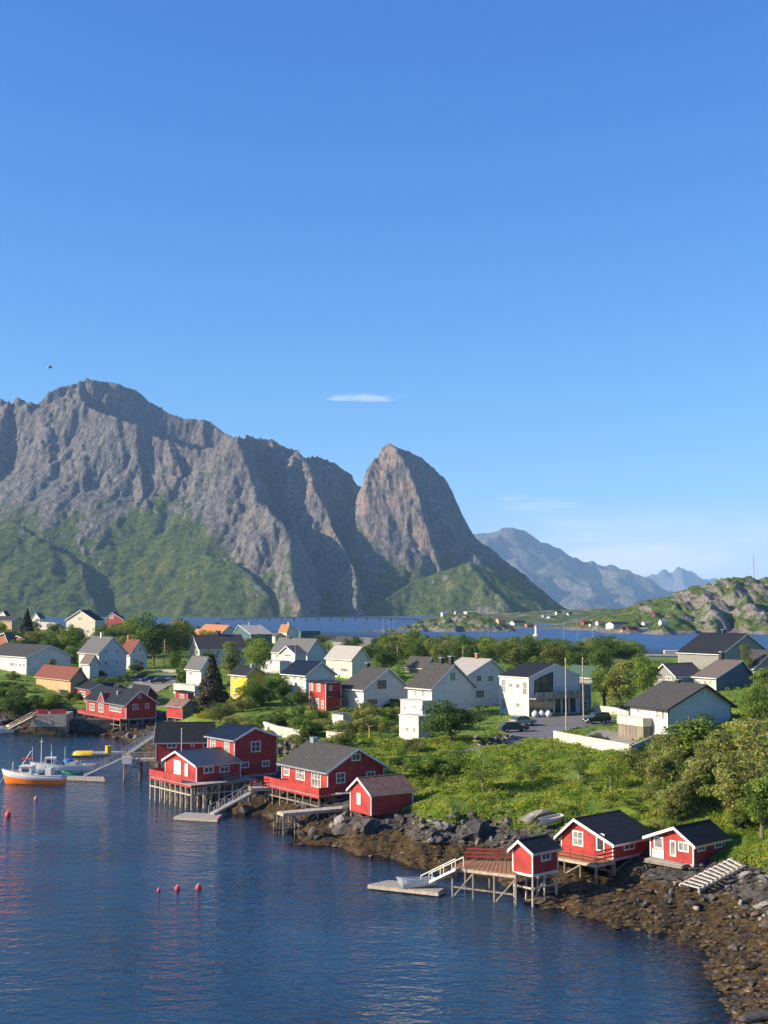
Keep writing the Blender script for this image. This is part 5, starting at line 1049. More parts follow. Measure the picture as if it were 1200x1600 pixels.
for k, (x, y, lab) in enumerate([(2, 1146, 'small white motor boat at the left edge by the pale gangway'), (16, 1143, 'small dark outboard boat under the pale gangway')]):
    b6 = empty('motor_boat', PZ(x, y, 0), R(30 + 20 * k), label=lab, cat='motor boat'); hull(4.6, 1.8, .7, 'h', TRIM if k == 0 else BLACK, TRIM, b6, .5, .4, .85, 10); MB().box(-.6, -.5, .5, .3, .5, 1.3).build('console', TRIM, b6); MB().box(2.2, -.2, .3, 2.5, .2, 1.1).build('outboard_motor', BLACK, b6)
b7 = empty('kayak', G(324, 1123) + Vector((0, 0, .45)), R(16), label='bright yellow kayak lying in the grass above the black roof', cat='kayak'); hull(4.6, .75, .3, 'h', YELP, YELP, b7, .5, .3, .25, 10, sheer=.1)
b8 = empty('skiff', G(862, 1292) + Vector((0, 0, .5)), R(30), label='white boat pulled up beside the large boulder', cat='boat'); hull(5, 1.7, .7, 'h', TRIM, TRIM, b8, .5, .4, .8, 10); b8.rotation_euler = (R(8), R(-8), R(30)); b8.scale = (.55, .55, .55)
BU = [(12.5, 1273, .42, 'red mooring buoy nearest the left picture edge'), (56, 1247, .30, 'faded orange buoy between orange boat and red buoy'), (248, 1390, .20, 'smallest pale red buoy of the three in open water'), (277, 1388, .28, 'middle pale red buoy of the three in open water'), (310, 1387, .33, 'biggest red buoy of the three in open water'), (343, 1278, .34, 'red buoy hanging at the corner of the planked float'), (293, 1270, .18, 'small red buoy on the back edge of the planked float')]
for i, (x, y, r0, lb) in enumerate(BU):
    P = PZ(x, y + 3, 0); e = empty('buoy', P, label=lb, cat='buoy', group='red buoys on the water'); r0 *= .85; pm = PINK if i != 1 else mat('faded_buoy', (.75, .22, .12), (.65, .2, .1), .5, 3)
    MB().ball((0, 0, r0 * .6), r0, 12, 8, 1.1).build('float_ball', pm, e, smooth=True); MB().tube((0, 0, r0 * 1.5), (0, 0, r0 * 1.95), r0 * .22).build('eyelet', TRIM, e)
dr = empty('barrel', PZ(169, 1176, .45), label='yellow drum standing on the narrow float', cat='barrel'); MB().tube((0, 0, 0), (0, 0, 1.1), .5, .5, 12).build('drum_body', YELP, dr); MB().tube((0, 0, 1.101), (0, 0, 1.15), .53, .53, 12).build('drum_lid', YELP, dr)
# mooring lines
for x0, y0, z0, x1, y1, z1, lb in ((150, 1205, 2, 190, 1196, 1.2, 'slack mooring rope from the gangway to the landing posts'), (5, 1214, 1.6, -8, 1232, 0, 'mooring rope hanging off the orange boat bow')):
    a, b = PZ(x0, y0, z0), PZ(x1, y1, z1); m = MB(); pr = None
    for i in range(9):
        f = i / 8; p = a.lerp(b, f); p.z -= 1.2 * 4 * f * (1 - f) * (1 if z1 > .5 else .2)
        if pr is not None: m.tube(pr, p, .03, n=4)
        pr = p
    m.build('mooring_rope', TRIM, label=lb, cat='rope')
# ------------------------------------------------------------------ cars
def car(label, P, head, col, L_=4.4, H_=1.5, van=False):
    r = empty('car', P, head, label=label, cat='car', group='cars parked in the village'); W2 = .88
    if van: prof = [(-2.2, .35), (2.15, .35), (2.2, .8), (2.1, .95), (1.35, 1.05), (-2.15, 1.1), (-2.22, .8)]; cabp = [(-2.12, 1.1), (1.3, 1.06), (.65, 1.6), (-1.9, 1.65)]
    else: prof = [(-2.2, .35), (2.15, .35), (2.2, .7), (2.1, .82), (1.1, .95), (-2.1, 1.0), (-2.22, .75)]; cabp = [(-2.05, 1.0), (1.05, .95), (.3, 1.46), (-1.4, 1.48)]
    MB().prism([(x, -W2, z) for x, z in prof], [(x, W2, z) for x, z in prof]).build('body', col, r)
    MB().prism([(x, -W2 * .9, z) for x, z in cabp], [(x, W2 * .9, z) for x, z in cabp]).build('side_glass', GLASS, r)
    a, b = cabp[3], cabp[2]; MB().box(a[0] - .05, -W2 * .86, a[1] + .004, b[0] + .02, W2 * .86, a[1] + .07).build('car_roof', col, r)
    for x in (cabp[3][0] * .55,): 
        for s in (-1, 1): MB().box(x, s * W2 * .905 - .015, 1.0, x + .1, s * W2 * .905 + .015, a[1]).build('door_pillar', col, r)
    for x in (-1.4, 1.35):
        for s in (-1, 1):
            w = MB().tube((x, s * (W2 - .22), .33), (x, s * (W2 + .015), .33), .33, .33, 12).build('wheel', RUBBER, r); MB().tube((x, s * (W2 + .017), .33), (x, s * (W2 + .03), .33), .2, .2, 10).build('rim', METAL, w)
    for s in (-1, 1): MB().box(2.16, s * .62 - .18, .62, 2.215, s * .62 + .18, .76).build('headlight', TRIM, r); MB().box(-2.24, s * .66 - .1, .75, -2.205, s * .66 + .1, .95).build('tail_light', PINK, r)
    MB().box(2.17, -.26, .42, 2.21, .26, .53).build('number_plate', TRIM, r)
    return r
DCAR = mat('dark_car_paint', (.035, .045, .05), (.03, .04, .045), .25, 1, spec=.6); SCAR = mat('silver_car_paint', (.35, .36, .37), (.33, .34, .35), .3, 1, metal=.4); BCAR = mat('black_car_paint', (.012, .014, .02), (.012, .014, .02), .2, 1, spec=.6); NCAR = mat('blue_car_paint', (.03, .06, .12), (.03, .05, .1), .3, 1, spec=.6)
up = lambda p, d=.08: Vector((p.x, p.y, p.z + d))
car('dark grey estate car parked front right beside the silver car', up(G(803, 1144)), R(12), DCAR)
car('silver hatchback parked behind the dark grey estate car', up(G(817, 1134)), R(35), SCAR)
car('black sports utility car parked on the grass by the white wall', up(G(933, 1131)), R(205), BCAR, van=True)
car('dark blue car second in the row of parked cars by the pole', up(G(233, 1066)), R(200), NCAR)
car('dark green car with pale windscreen nearest the boathouse roofs', up(G(247, 1068)), R(202), DCAR)
car('pale silver car at the end of the parked row', up(G(272, 1065)), R(195), SCAR)
car('dark car half hidden at the other end of the parked row', up(G(217, 1062)), R(200), DCAR)
# ------------------------------------------------------------------ poles, mast, beacon, bridge, bird
def pole(label, px, pb, pt, r=.11, arm=False, m=None, y=None):
    P = G(px, pb) if y is None else PY(px, pb, y); h_ = zat(P.x, P.y, pt) - P.z; e = empty('utility_pole', P, label=label, cat='pole')
    MB().tube((0, 0, -.5), (random.uniform(-.1, .1), 0, h_), r, r * .7, 8).build('shaft', m or PALEW, e)
    if arm: MB().beam((-.7, 0, h_ - .4), (.7, 0, h_ - .4), .1, .1).build('crossarm', m or PALEW, e)
    MB().ball((0, 0, h_ + .05), r * 1.2, 6, 4).build('finial', m or PALEW, e); return e
for a in (('tall white flagpole beside the garden wall corner', 885, 1148, 1030, .13), ('white flagpole nearer the grey wing', 912, 1125, 1029, .13), ('pale pole between the trees and the parked cars', 257, 1044, 1000, .16, True),
          ('thin pole in front of the gabled cream house trees', 94, 1013, 979, .14), ('grey pole beside the spruce', 62, 1003, 970, .14), ('pole rising from the trees above the parked cars', 211, 1000, 973, .14, True),
          ('left one of the two pale poles between the slate roofs', 621.5, 1052, 1009, .14, True), ('right one of the two pale poles between the slate roofs', 624.5, 1052, 1022, .12), ('white flagpole left of the modern house', 723.5, 1052, 1007, .11),
          ('short white flagpole behind the two gabled house', 511, 1040, 1008, .1), ('small flagpole near the navy roof', 461, 1050, 1008, .1), ('thin flagpole behind the twin chimneys', 708, 1045, 1013, .1), ('pole at the cabin quay', 283, 1198, 1139, .06)):
    if a[1] == 283:
        P = PZ(283, 1215, 3); e = empty('flagpole', P, label='thin white flagpole before the blue roofed cabin', cat='pole'); MB().tube((0, 0, 0), (0, 0, zat(P.x, P.y, 1139) - 3), .06, .04).build('shaft', TRIM, e); MB().ball((0, 0, zat(P.x, P.y, 1139) - 2.95), .09, 6, 4).build('finial', TRIM, e)
    else: pole(*a)
for px, y in ((599, 972), (608, 968), (615, 970)): pole('grey harbour mast standing at the far causeway', px, 991, 966 + (px % 3), .16, True, METAL, 900)['group'] = 'masts at the far causeway'
for px in (763, 881, 902, 927): pole('thin pale pole standing along the far quay', px, 1012, 972, .13, False, METAL, 560)['group'] = 'poles along the far quay'
mz = PY(1178, 905, 1370); e = empty('radio_mast', mz, label='steel radio mast with antennas on the headland top', cat='radio mast')
for x, y in ((-.6, -.6), (.6, -.6), (0, .7)): MB().tube((x, y, -2), (x * .4, y * .4, 25), .14).build('mast_leg', METAL, e)
for k in range(8): MB().beam((-.5, -.5, k * 3), (.5, -.5, k * 3 + 3), .12, .12).build('lattice_bar', METAL, e)
for z_ in (14, 18, 22): MB().box(-1.3, -.5, z_, -.7, .5, z_ + 2).build('antenna_panel', TRIM, e)
MB().tube((0, 0, 25), (0, 0, 28), .1).build('mast_tip', METAL, e)
e = empty('equipment_hut', PY(1171, 905, 1368), label='dark equipment hut beside the radio mast', cat='hut'); MB().box(-2, -2, -2, 2, 2, 3).build('wall', BLACK, e); MB().box(-2.2, -2.2, 3.002, 2.2, 2.2, 3.4).build('roof', SLATE, e)
P = PY(838, 991, 1068); e = empty('lighthouse', P, label='small white beacon with red top on the dark islet', cat='lighthouse')
MB().tube((0, 0, -1), (0, 0, 5.6), 1.5, 1.2, 12).build('tower', TRIM, e); MB().tube((0, 0, 5.601), (0, 0, 6.9), 1.5, 1.3, 12).build('lantern_room', TRIM, e); MB().tube((0, 0, 6.901), (0, 0, 8.6), 1.6, .15, 12).build('lantern_roof', PINK, e); MB().tube((0, 0, -2), (0, 0, -.2), 3, 2.4, 12).build('base', CONCW, e)
# bridge far left
br = empty('road_bridge', PY(480, 966, 2300), label='long low road bridge crossing the dark far water', cat='bridge')
p0, p1 = PY(345, 967, 2250), PY(650, 969, 2250); c = br.location; nb = 16
for i in range(nb):
    f0, f1 = i / nb, (i + 1) / nb; a, b = p0.lerp(p1, f0) - c, p0.lerp(p1, f1) - c; a.z = 2.5 + 4 * math.sin(math.pi * f0) - c.z; b.z = 2.5 + 4 * math.sin(math.pi * f1) - c.z
    MB().beam(a, b, 8, 1.6).build('deck_span', STONED, br); MB().tube((a.x, a.y, -c.z - 3), (a.x, a.y, a.z - .8), 1.0, 1.0, 6).build('pier', STONED, br)
for i, (x, y, wpx) in enumerate([(1055, 1017, 34), (985, 1013, 22), (1040, 1024, 60)]):
    P = PZ(x, y, 1.5); w = wpx / FPX * P.y; e = empty('concrete_quay', (P.x, P.y, 0), R(-3), label=['pale concrete quay at the blue sound', 'small pale jetty behind the tree tops', 'long pale quay edge behind the brown roofs'][i], cat='quay'); MB().box(-w / 2, -3, -3, w / 2, 3, 1.4).build('quay_body', CONC, e); MB().box(-w / 2 - .1, -3.1, 1.401, w / 2 + .1, 3.1, 1.8).build('coping', CONCW, e)
# gull
e = empty('gull', PY(78, 574, 95), R(20), label='single gull gliding high in the blue sky', cat='bird'); MB().ball((0, 0, 0), .09, 8, 6).build('bird_body', TRIM, e, smooth=True).scale = (2.4, .8, .8)
for s in (-1, 1):
    MB().prism([(.08, 0, .02), (-.08, 0, .02), (-.07, s * .32, .1), (.05, s * .32, .1)], [(.08, 0, .035), (-.08, 0, .035), (-.07, s * .32, .115), (.05, s * .32, .115)]).prism([(.05, s * .32, .1), (-.07, s * .32, .1), (-.1, s * .6, .03)], [(.05, s * .32, .115), (-.07, s * .32, .115), (-.1, s * .6, .04)]).build('wing', TRIM, e)
# ------------------------------------------------------------------ plants
def leafquads(C, size, nrm_bias=None, rng=np.random):
    """one small quad per centre, loosely turned outward"""
    n = len(C); v = rng.normal(size=(n, 3)); 
    if nrm_bias is not None: v = v * .7 + nrm_bias
    v /= np.linalg.norm(v, axis=1, keepdims=True) + 1e-9; a = np.cross(v, rng.normal(size=(n, 3))); a /= np.linalg.norm(a, axis=1, keepdims=True) + 1e-9; b = np.cross(v, a)
    s = (size * rng.uniform(.6, 1.3, n))[:, None]; a = a * s; b = b * s * .62
    V = np.stack([C - a, C - b * .9, C + a, C + b * .9], 1).reshape(-1, 3); F = np.arange(n * 4).reshape(n, 4); return V, F
def crown_mesh(name, kind, seed, m, n=2600):
    rng = np.random.RandomState(seed)
    if kind == 'spruce':
        C = []; B = []
        for i in range(n):
            t = rng.rand() ** .7; tier = math.floor(t * 13) / 13 + rng.rand() * .05; z = 1 - tier; r = (tier ** .85) * .30 * (.35 + .65 * rng.rand() ** .5); a = rng.rand() * 6.283; r *= 1 + .22 * math.sin(a * 3 + tier * 20)
            C.append((r * math.cos(a), r * math.sin(a), max(.07, z * .95 - r * .28))); B.append((math.cos(a), math.sin(a), .4))
        V, F = leafquads(np.array(C), .026, np.array(B), rng)
    else:
        nb = {'round': 22, 'tall': 26, 'bush': 16, 'loose': 18, 'shrub': 9}[kind]
        ax = {'round': (.42, .42, .44, .50), 'tall': (.25, .25, .48, .50), 'bush': (.55, .55, .46, .40), 'loose': (.36, .36, .44, .52), 'shrub': (.55, .5, .40, .38)}[kind]
        cs = []; rs = []
        for i in range(nb):
            d = rng.normal(size=3); d /= np.linalg.norm(d); r = rng.rand() ** .4 * .78
            cs.append((d[0] * ax[0] * r, d[1] * ax[1] * r, ax[3] + d[2] * ax[2] * r)); rs.append(rng.uniform(.26, .5) * min(ax[0], ax[2]) * 1.0)
        cs = np.array(cs); rs = np.array(rs); k = rng.choice(nb, n, p=rs ** 2 / (rs ** 2).sum()); d = rng.normal(size=(n, 3)); d[:, 2] += .25; d /= np.linalg.norm(d, axis=1, keepdims=True)
        rad = rs[k] * (.55 + .5 * rng.rand(n) ** .5); 
        if kind == 'loose': rad *= rng.uniform(.8, 1.35, n)
        C = cs[k] + d * rad[:, None] * np.array((1, 1, .85)); C[:, 2] = np.maximum(C[:, 2], .02)
        V, F = leafquads(C, {'round': .020, 'tall': .017, 'bush': .028, 'loose': .017, 'shrub': .036}[kind], d, rng)
    return npmesh(name, V, F, m)
def trunk_mesh(seed, m, kind):
    rng = random.Random(seed); mb = MB(); p = Vector((0, 0, -.06)); top = {'spruce': .9, 'tall': .8, 'loose': .75}.get(kind, .6)
    if kind in ('bush', 'shrub'):
        for i in range(5):
            a = rng.uniform(0, 6.28); mb.tube((0, 0, -.05), (math.cos(a) * .25, math.sin(a) * .25, .5), .016, .006, 5)
        return mb.mesh('trunk', m)
    q = Vector((rng.uniform(-.02, .02), rng.uniform(-.02, .02), top * .5)); mb.tube(p, q, .026, .018, 6); e = Vector((rng.uniform(-.05, .05), rng.uniform(-.05, .05), top)); mb.tube(q, e, .018, .006, 6)
    if kind != 'spruce':
        for i in range(7):
            s = p.lerp(q, rng.uniform(.45, 1)); a = rng.uniform(0, 6.28); mb.tube(s, s + Vector((math.cos(a) * .2, math.sin(a) * .2, rng.uniform(.18, .32))), .011, .004, 5)
    return mb.mesh('trunk', m)
KN = {'round': [], 'tall': [], 'bush': [], 'loose': [], 'spruce': [], 'shrub': []}
for kd, ms, cnt, nl in (('round', (LEAF, LEAFD, LEAFY), 3, 5200), ('tall', (LEAFY, LEAF, LEAFY), 3, 4600), ('bush', (LEAFD, LEAF, LEAFY), 3, 4200), ('loose', (GRASSM, LEAF), 2, 3000), ('spruce', (NEEDLE,), 2, 6000), ('shrub', (LEAF, LEAFY, LEAFY, LEAF), 4, 900)):
    for i in range(cnt):
        KN[kd].append((crown_mesh('crown', kd, 100 + i * 7 + len(kd), ms[i % len(ms)], nl), trunk_mesh(i, BIRCHB if kd == 'loose' else BARK, kd)))
def plant(kind, P, hgt, wid, label, group=None, v=None, name=None, cat=None):
    """one tree: crown and trunk meshes are shared, scale and turn are its own"""
    v = random.randrange(len(KN[kind])) if v is None else v; cm, tm = KN[kind][v % len(KN[kind])]
    nm = name or {'round': 'broadleaf_tree', 'tall': 'birch_tree', 'bush': 'bush', 'loose': 'young_birch', 'spruce': 'spruce_tree', 'shrub': 'shrub'}[kind]
    e = empty(nm, P, random.uniform(0, 6.28), label=label, cat=cat or nm.split('_')[-1].replace('birch', 'tree'), group=group); base = {'round': .8, 'tall': .5, 'bush': 1.1, 'loose': .8, 'spruce': .6, 'shrub': 1.1}[kind]
    e.scale = (wid / base, wid / base, hgt); link('crown', cm, e); link('trunk', tm, e); return e
TREES = '''
spruce,331,1108,1020,62,0,tall brown green spruce between the white annex and the yellow house
spruce,42,1000,949,30,1,dark spruce at the skyline on the rise
spruce,480,1034,1003,22,1,small brown conifer before the two gabled house
spruce,603,1012,988,14,0,small dark conifer by the cream cottage
round,240,1040,948,74,1,big dark tree left of the pole at the parking
round,275,1036,948,56,2,big olive tree right of the dark one above the parking
round,205,1010,958,44,0,tree right of the dark red gable
round,165,1012,975,50,1,tree in front of the cream gable
round,112,1020,978,50,0,bright tree left of the cream gable
round,142,1030,992,44,1,tree hiding the lower cream gable
round,15,1005,978,44,2,olive tree below the tan building
round,58,1010,978,46,2,light olive tree between the two poles
round,82,1024,985,30,1,dark tree beside the thin pole
round,137,1045,1010,34,0,tree between warehouse and light grey roofed house
tall,362,1062,996,38,0,upright birch in front of the long dark roof
round,400,1056,995,52,0,bright green tree right of the upright birch
round,425,1040,998,36,1,dark tree left of the two gabled house
round,440,1090,1052,60,0,green tree mass right of the yellow house
bush,405,1103,1062,70,1,wide bush hiding the yellow house
bush,380,1112,1085,50,2,low bush in front of the yellow house
round,466,1110,1070,34,1,dark tree before the navy roofed house
bush,445,1135,1098,70,0,bush above the pale concrete wall
bush,480,1150,1112,74,1,large bush above the slate roofed cabin
bush,410,1135,1110,46,1,bush left above the pale wall
round,345,1130,1095,50,2,low green tree below the spruce
bush,360,1150,1118,60,0,bush between spruce and tall boathouse
bush,575,1135,1098,56,2,pale willow bush below the steep slate roof
bush,605,1128,1098,46,1,dark bush at the steep roofed house corner
round,705,1160,1086,110,1,large dark round tree in front of the mossy roofed house
bush,648,1178,1150,40,2,small bush below the terrace block
tall,739,1132,1104,18,0,young olive tree beside the parked cars
round,583,1078,1032,40,0,tree between cream house and steep slate roof
round,600,1052,1008,44,1,tree behind the cream house
round,655,1042,990,54,1,tree mass behind the two pale poles
round,620,1038,984,50,2,tree left of the two pale poles
round,690,1046,986,56,2,tree behind the mossy roof
round,730,1050,988,56,1,tree behind the pale roof chimney
round,765,1048,992,50,0,tree behind the pale shingle roof
round,800,1050,992,56,2,tree behind the modern house roof
round,835,1048,990,50,1,tree behind the modern gable peak
round,868,1050,994,54,2,tree right behind the modern gable
round,905,1052,996,56,1,tree left above the green roof
round,935,1058,1004,50,1,dark tree right of the green roof
tall,968,1112,1022,62,0,tall leafy olive tree right of the flagpoles
tall,945,1105,1026,52,1,tall green tree behind the right flagpole
round,1005,1090,1018,46,0,bright tree left of the grey wing
tall,1018,1084,1024,30,1,slim tree beside the grey wing
tall,1085,1215,1095,110,1,tall pointed young tree before the shaded grey gable
tall,1045,1205,1140,80,0,green tree below the charcoal roofed house
tall,1140,1225,1130,90,2,leafy slope tree right of the pointed one
tall,1185,1235,1110,90,0,leafy tree at the right picture edge
round,1185,1150,1064,60,0,bright round tree right of the shaded gable
tall,1168,1062,1000,24,0,slim pale tree before the pale gable
round,1010,1225,1158,86,2,bushy tree at the slope left of the pointed one
loose,955,1235,1172,80,0,loose pale green sapling clump in the middle of the slope
loose,905,1218,1178,56,1,yellow green willow clump below the garden wall
loose,755,1240,1165,80,0,thin loose birch on the grassy slope
loose,830,1225,1182,60,1,thin sapling clump left of the slope middle
bush,670,1215,1170,80,1,dark bush above the rusty roofed shed
bush,635,1200,1165,60,0,green bush behind the rusty roofed shed
bush,715,1208,1165,70,1,bush left of the loose birch
bush,1060,1265,1205,90,1,dark bush above the black cabin roof
bush,930,1160,1142,50,0,yellow bush before the flagpole wall
tall,1150,1285,1160,80,0,leafy saplings above the porch cabin
tall,1110,1270,1175,70,1,leafy sapling group left of the right edge
tall,1190,1310,1185,70,1,leafy saplings at the right edge
bush,1190,1290,1245,70,0,bush at the right edge below the saplings
bush,30,1118,1060,80,0,green bushes below the warehouse
bush,70,1110,1078,60,1,bush left of the tan barn
round,392,1106,1058,40,0,green tree hiding most of the yellow house wall
round,-40,1075,1030,60,1,tree beyond the left picture edge behind the warehouse
bush,-50,1115,1075,90,0,bushes beyond the left picture edge on the bank
round,1250,1180,1090,90,2,tree beyond the right picture edge on the slope
bush,1245,1290,1230,90,0,bush beyond the right picture edge on the slope
bush,5,1110,1060,70,1,bush at the left picture edge below the warehouse
bush,90,1112,1092,50,0,low bush below the tan barn opening
tall,80,1062,1020,14,1,slim tree against the white warehouse gable
bush,160,1072,1054,50,1,low bush before the light grey roofed house
bush,215,1050,1028,36,0,bush beside the red roofed house
bush,283,1068,1034,30,0,round bush left of the small white house
round,500,1010,990,34,1,tree beside the teal warehouse
round,545,1022,996,26,1,tree right of the dark shed
bush,500,1140,1120,40,2,pale bush before the white garage
bush,545,1150,1130,44,0,bush right of the white garage
'''
for ln in TREES.strip().split('\n'):
    kd, px, pb, ptp, w, v, lb = ln.split(',', 6); px, pb, ptp, w = map(float, (px, pb, ptp, w)); P = G(px, pb)
    if P.z < .3: P = PZ(px, pb, 6.0)
    plant(kd, P, zat(P.x, P.y, ptp) - P.z + .1, w / FPX * P.y, lb, v=int(v))
def clear(x, y, m=.6):
    for fx, fy, fr, px, py, t, LR, LL in FOOT:
        if abs(x - fx) > fr + 3 or abs(y - fy) > fr + 3: continue
        dx, dy = x - px, y - py; lx = dx * math.cos(t) + dy * math.sin(t); ly = -dx * math.sin(t) + dy * math.cos(t)
        if -m < lx < LR + m and -m < ly < LL + m: return False
    return not bool(roadmask(np.array([x]), np.array([y]))[0])
# belts of trees that repeat
rt_ = random.Random(3)
WORD = {'round': 'tree', 'tall': 'slim tree', 'bush': 'bush', 'loose': 'sapling', 'spruce': 'spruce', 'shrub': 'shrub'}
def near_label(kind, P, f, me, fallback):
    """size, leaf colour and the nearest building say which plant it is"""
    best = None
    for o in HOUSES:
        d = math.hypot(o.location.x - P.x, o.location.y - P.y)
        if best is None or d < best[0]: best = (d, o)
    d, o = best
    if d > 45: return fallback
    w = o['label'].split()
    if len(w) > 10:
        w = w[:10]
        while w[-1] in ('the', 'a', 'and', 'with', 'of', 'on', 'in', 'before', 'behind', 'beside', 'above', 'below', 'by', 'to', 'long', 'small', 'white', 'tall', 'tan', 'grey', 'red', 'dark', 'light', 'from', 'at', 'two', 'three', 'or', 'black', 'steep', 'mossy'): w = w[:-1]
    rel = 'behind' if P.y > o.location.y + 6 else ('before' if P.y < o.location.y - 4 else 'beside')
    c = {LEAF.name: 'bright', LEAFD.name: 'dark', LEAFY.name: 'olive'}.get(me.materials[0].name, 'green')
    return ' '.join(('small' if f < .35 else 'tall' if f > .7 else 'leafy', c, WORD[kind], rel, 'the') if False else [('small' if f < .4 else 'big'), c, WORD[kind], rel, 'the'] + w)
HOUSES = [o for o in COL.objects if o.parent is None and o.get('category') in ('house', 'cabin', 'boathouse', 'barn', 'warehouse', 'shed', 'boat_shed', 'cottage', 'garage', 'hut', 'terrace') and o.location.y < 700]
def belt(kind, n, x0, x1, y0, y1, h0, h1, w0, w1, label, group, m=1.0):
    k = 0; tr = 0
    while k < n and tr < n * 12:
        tr += 1; px, py = rt_.uniform(x0, x1), rt_.uniform(y0, y1); P = G(px, py)
        if P.z < 2.8 or not clear(P.x, P.y, m): continue
        k += 1; hh = rt_.uniform(h0, h1); vv = rt_.randrange(9)
        plant(kind, P, hh, rt_.uniform(w0, w1), near_label(kind, P, (hh - h0) / (h1 - h0), KN[kind][vv % len(KN[kind])][0], label), group, v=vv)
belt('round', 60, 590, 1000, 1012, 1040, 7, 10.5, 7, 11, 'round green tree in the long belt before the blue sound', 'trees of the belt before the sound', 0)
belt('round', 30, 150, 340, 985, 1030, 7, 10, 7, 10, 'dark tree in the wood behind the parked cars', 'trees of the wood behind the parking', 0)
belt('round', 22, 380, 620, 1004, 1040, 5, 7, 5, 8, 'tree between the roofs near the far shore', 'trees between the far roofs', 0)
belt('bush', 34, -10, 200, 975, 1040, 4, 6.5, 6, 10, 'dark bush among the houses on the rise', 'bushes among the houses on the rise', 0)
belt('bush', 44, 330, 640, 1095, 1175, 1.8, 3.6, 3, 5.5, 'leafy garden bush between the middle village houses', 'garden bushes of the middle village')
belt('shrub', 60, 620, 1200, 1170, 1290, .7, 1.6, 1.2, 2.6, 'low shrub on the grassy slope above the rocks', 'low shrubs on the grassy slope', .8)
belt('shrub', 34, 980, 1200, 1190, 1300, 1.2, 2.4, 1.8, 3.2, 'dense shrub above the black roofed cabins', 'dense shrubs above the right cabins', .8)
belt('tall', 20, 1030, 1210, 1185, 1290, 3.5, 6.5, 2.4, 4, 'slender leafy sapling on the slope above the porch cabin', 'saplings above the right cabins', 1)
belt('bush', 10, 1040, 1200, 1160, 1240, 2.5, 4.2, 3.5, 5.5, 'leafy bush under the trees at the right slope', 'bushes under the right slope trees', 1)
belt('shrub', 30, 0, 330, 1060, 1120, .8, 1.8, 1.5, 3, 'low shrub near the left boathouses', 'low shrubs near the left boathouses', .5)
belt('round', 18, -10, 330, 1000, 1050, 4, 7, 4, 7, 'leafy tree between the houses of the left village', 'trees between the left village houses', 0)
belt('round', 16, 430, 780, 1045, 1110, 3, 5, 3, 5, 'leafy tree between the middle village houses', 'trees between the middle village houses', .4)
belt('round', 10, 640, 960, 1040, 1075, 4, 6, 4, 6, 'leafy tree behind the row of white houses', 'trees behind the white houses', 0)
belt('tall', 5, 1150, 1210, 1060, 1120, 4, 5, 3, 5, 'upright leafy tree around the brown roofed houses', 'trees around the grey wing', 0)
belt('bush', 26, 0, 240, 1055, 1122, 1.5, 3, 3, 5, 'leafy bush on the bank below the left houses', 'bushes on the left bank', .3)
seen = {}
for o in COL.objects:
    if o.parent is None and o.get('label') and o.get('category') in ('tree', 'bush', 'shrub'): seen.setdefault(o['label'], []).append(o)
ORD = ['first', 'second', 'third', 'fourth', 'fifth', 'sixth']
for lb, os_ in seen.items():
    if len(os_) < 2: continue
    if len(os_) <= 6:
        os_.sort(key=lambda o: o.location.x / o.location.y)
        for w, o in zip(ORD, os_):
            o['label'] = ' '.join((w + ' ' + lb).split()[:16])
    else:
        for o in os_: o['group'] = os_[0]['group']
# grass and herbs: nobody could count it
rng = np.random.RandomState(5)
def tufts(n, x0, x1, y0, y1, name, label, m, s0, nb=6, zmin=2.9):
    x = rng.uniform(x0, x1, n); y = rng.uniform(y0, y1, n)            # picture-density spread over the slope
    Y = np.exp(rng.uniform(math.log(y0), math.log(y1), n)); X = x * Y; Z = TZ(X, Y) ; Z = Z + rough(X, Y, Z)
    ok = (Z > zmin + .5 * perlin(X / 4, Y / 4, 3)) & ~roadmask(X, Y); den = fbm(X / 5, Y / 5, 3, 19); ok &= den > -.55
    for fx, fy, fr, px, py, t, LR, LL in FOOT:
        dx, dy = X - px, Y - py; lx = dx * math.cos(t) + dy * math.sin(t); ly = -dx * math.sin(t) + dy * math.cos(t); ok &= ~((lx > -.2) & (lx < LR + .2) & (ly > -.2) & (ly < LL + .2))
    X, Y, Z, den = X[ok], Y[ok], Z[ok], den[ok]; k = len(X); sc = s0 * (.6 + .9 * np.clip(den + .5, 0, 1.3)) * (Y / 130) ** .5
    a = rng.rand(k, nb) * 6.283; r = rng.rand(k, nb) * .5
    C = np.stack([X[:, None] + np.cos(a) * r * sc[:, None], Y[:, None] + np.sin(a) * r * sc[:, None], Z[:, None] + sc[:, None] * rng.uniform(.1, .75, (k, nb))], -1).reshape(-1, 3)
    nb_ = np.stack([np.cos(a), np.sin(a), np.full_like(a, .8)], -1).reshape(-1, 3); V, F = leafquads(C, .17 * np.repeat(sc, nb), nb_, rng)
    link(name, npmesh(name, V, F, m), kind='stuff', label=label)
tufts(72000, -.02, .40, 100, 190, 'grass', 'lush green grass and herbs on the slope', GRASSM, .46, 10)
tufts(26000, -.42, .40, 150, 420, 'garden_grass', 'rough grass between the village houses', GRASSM, .6, 4)
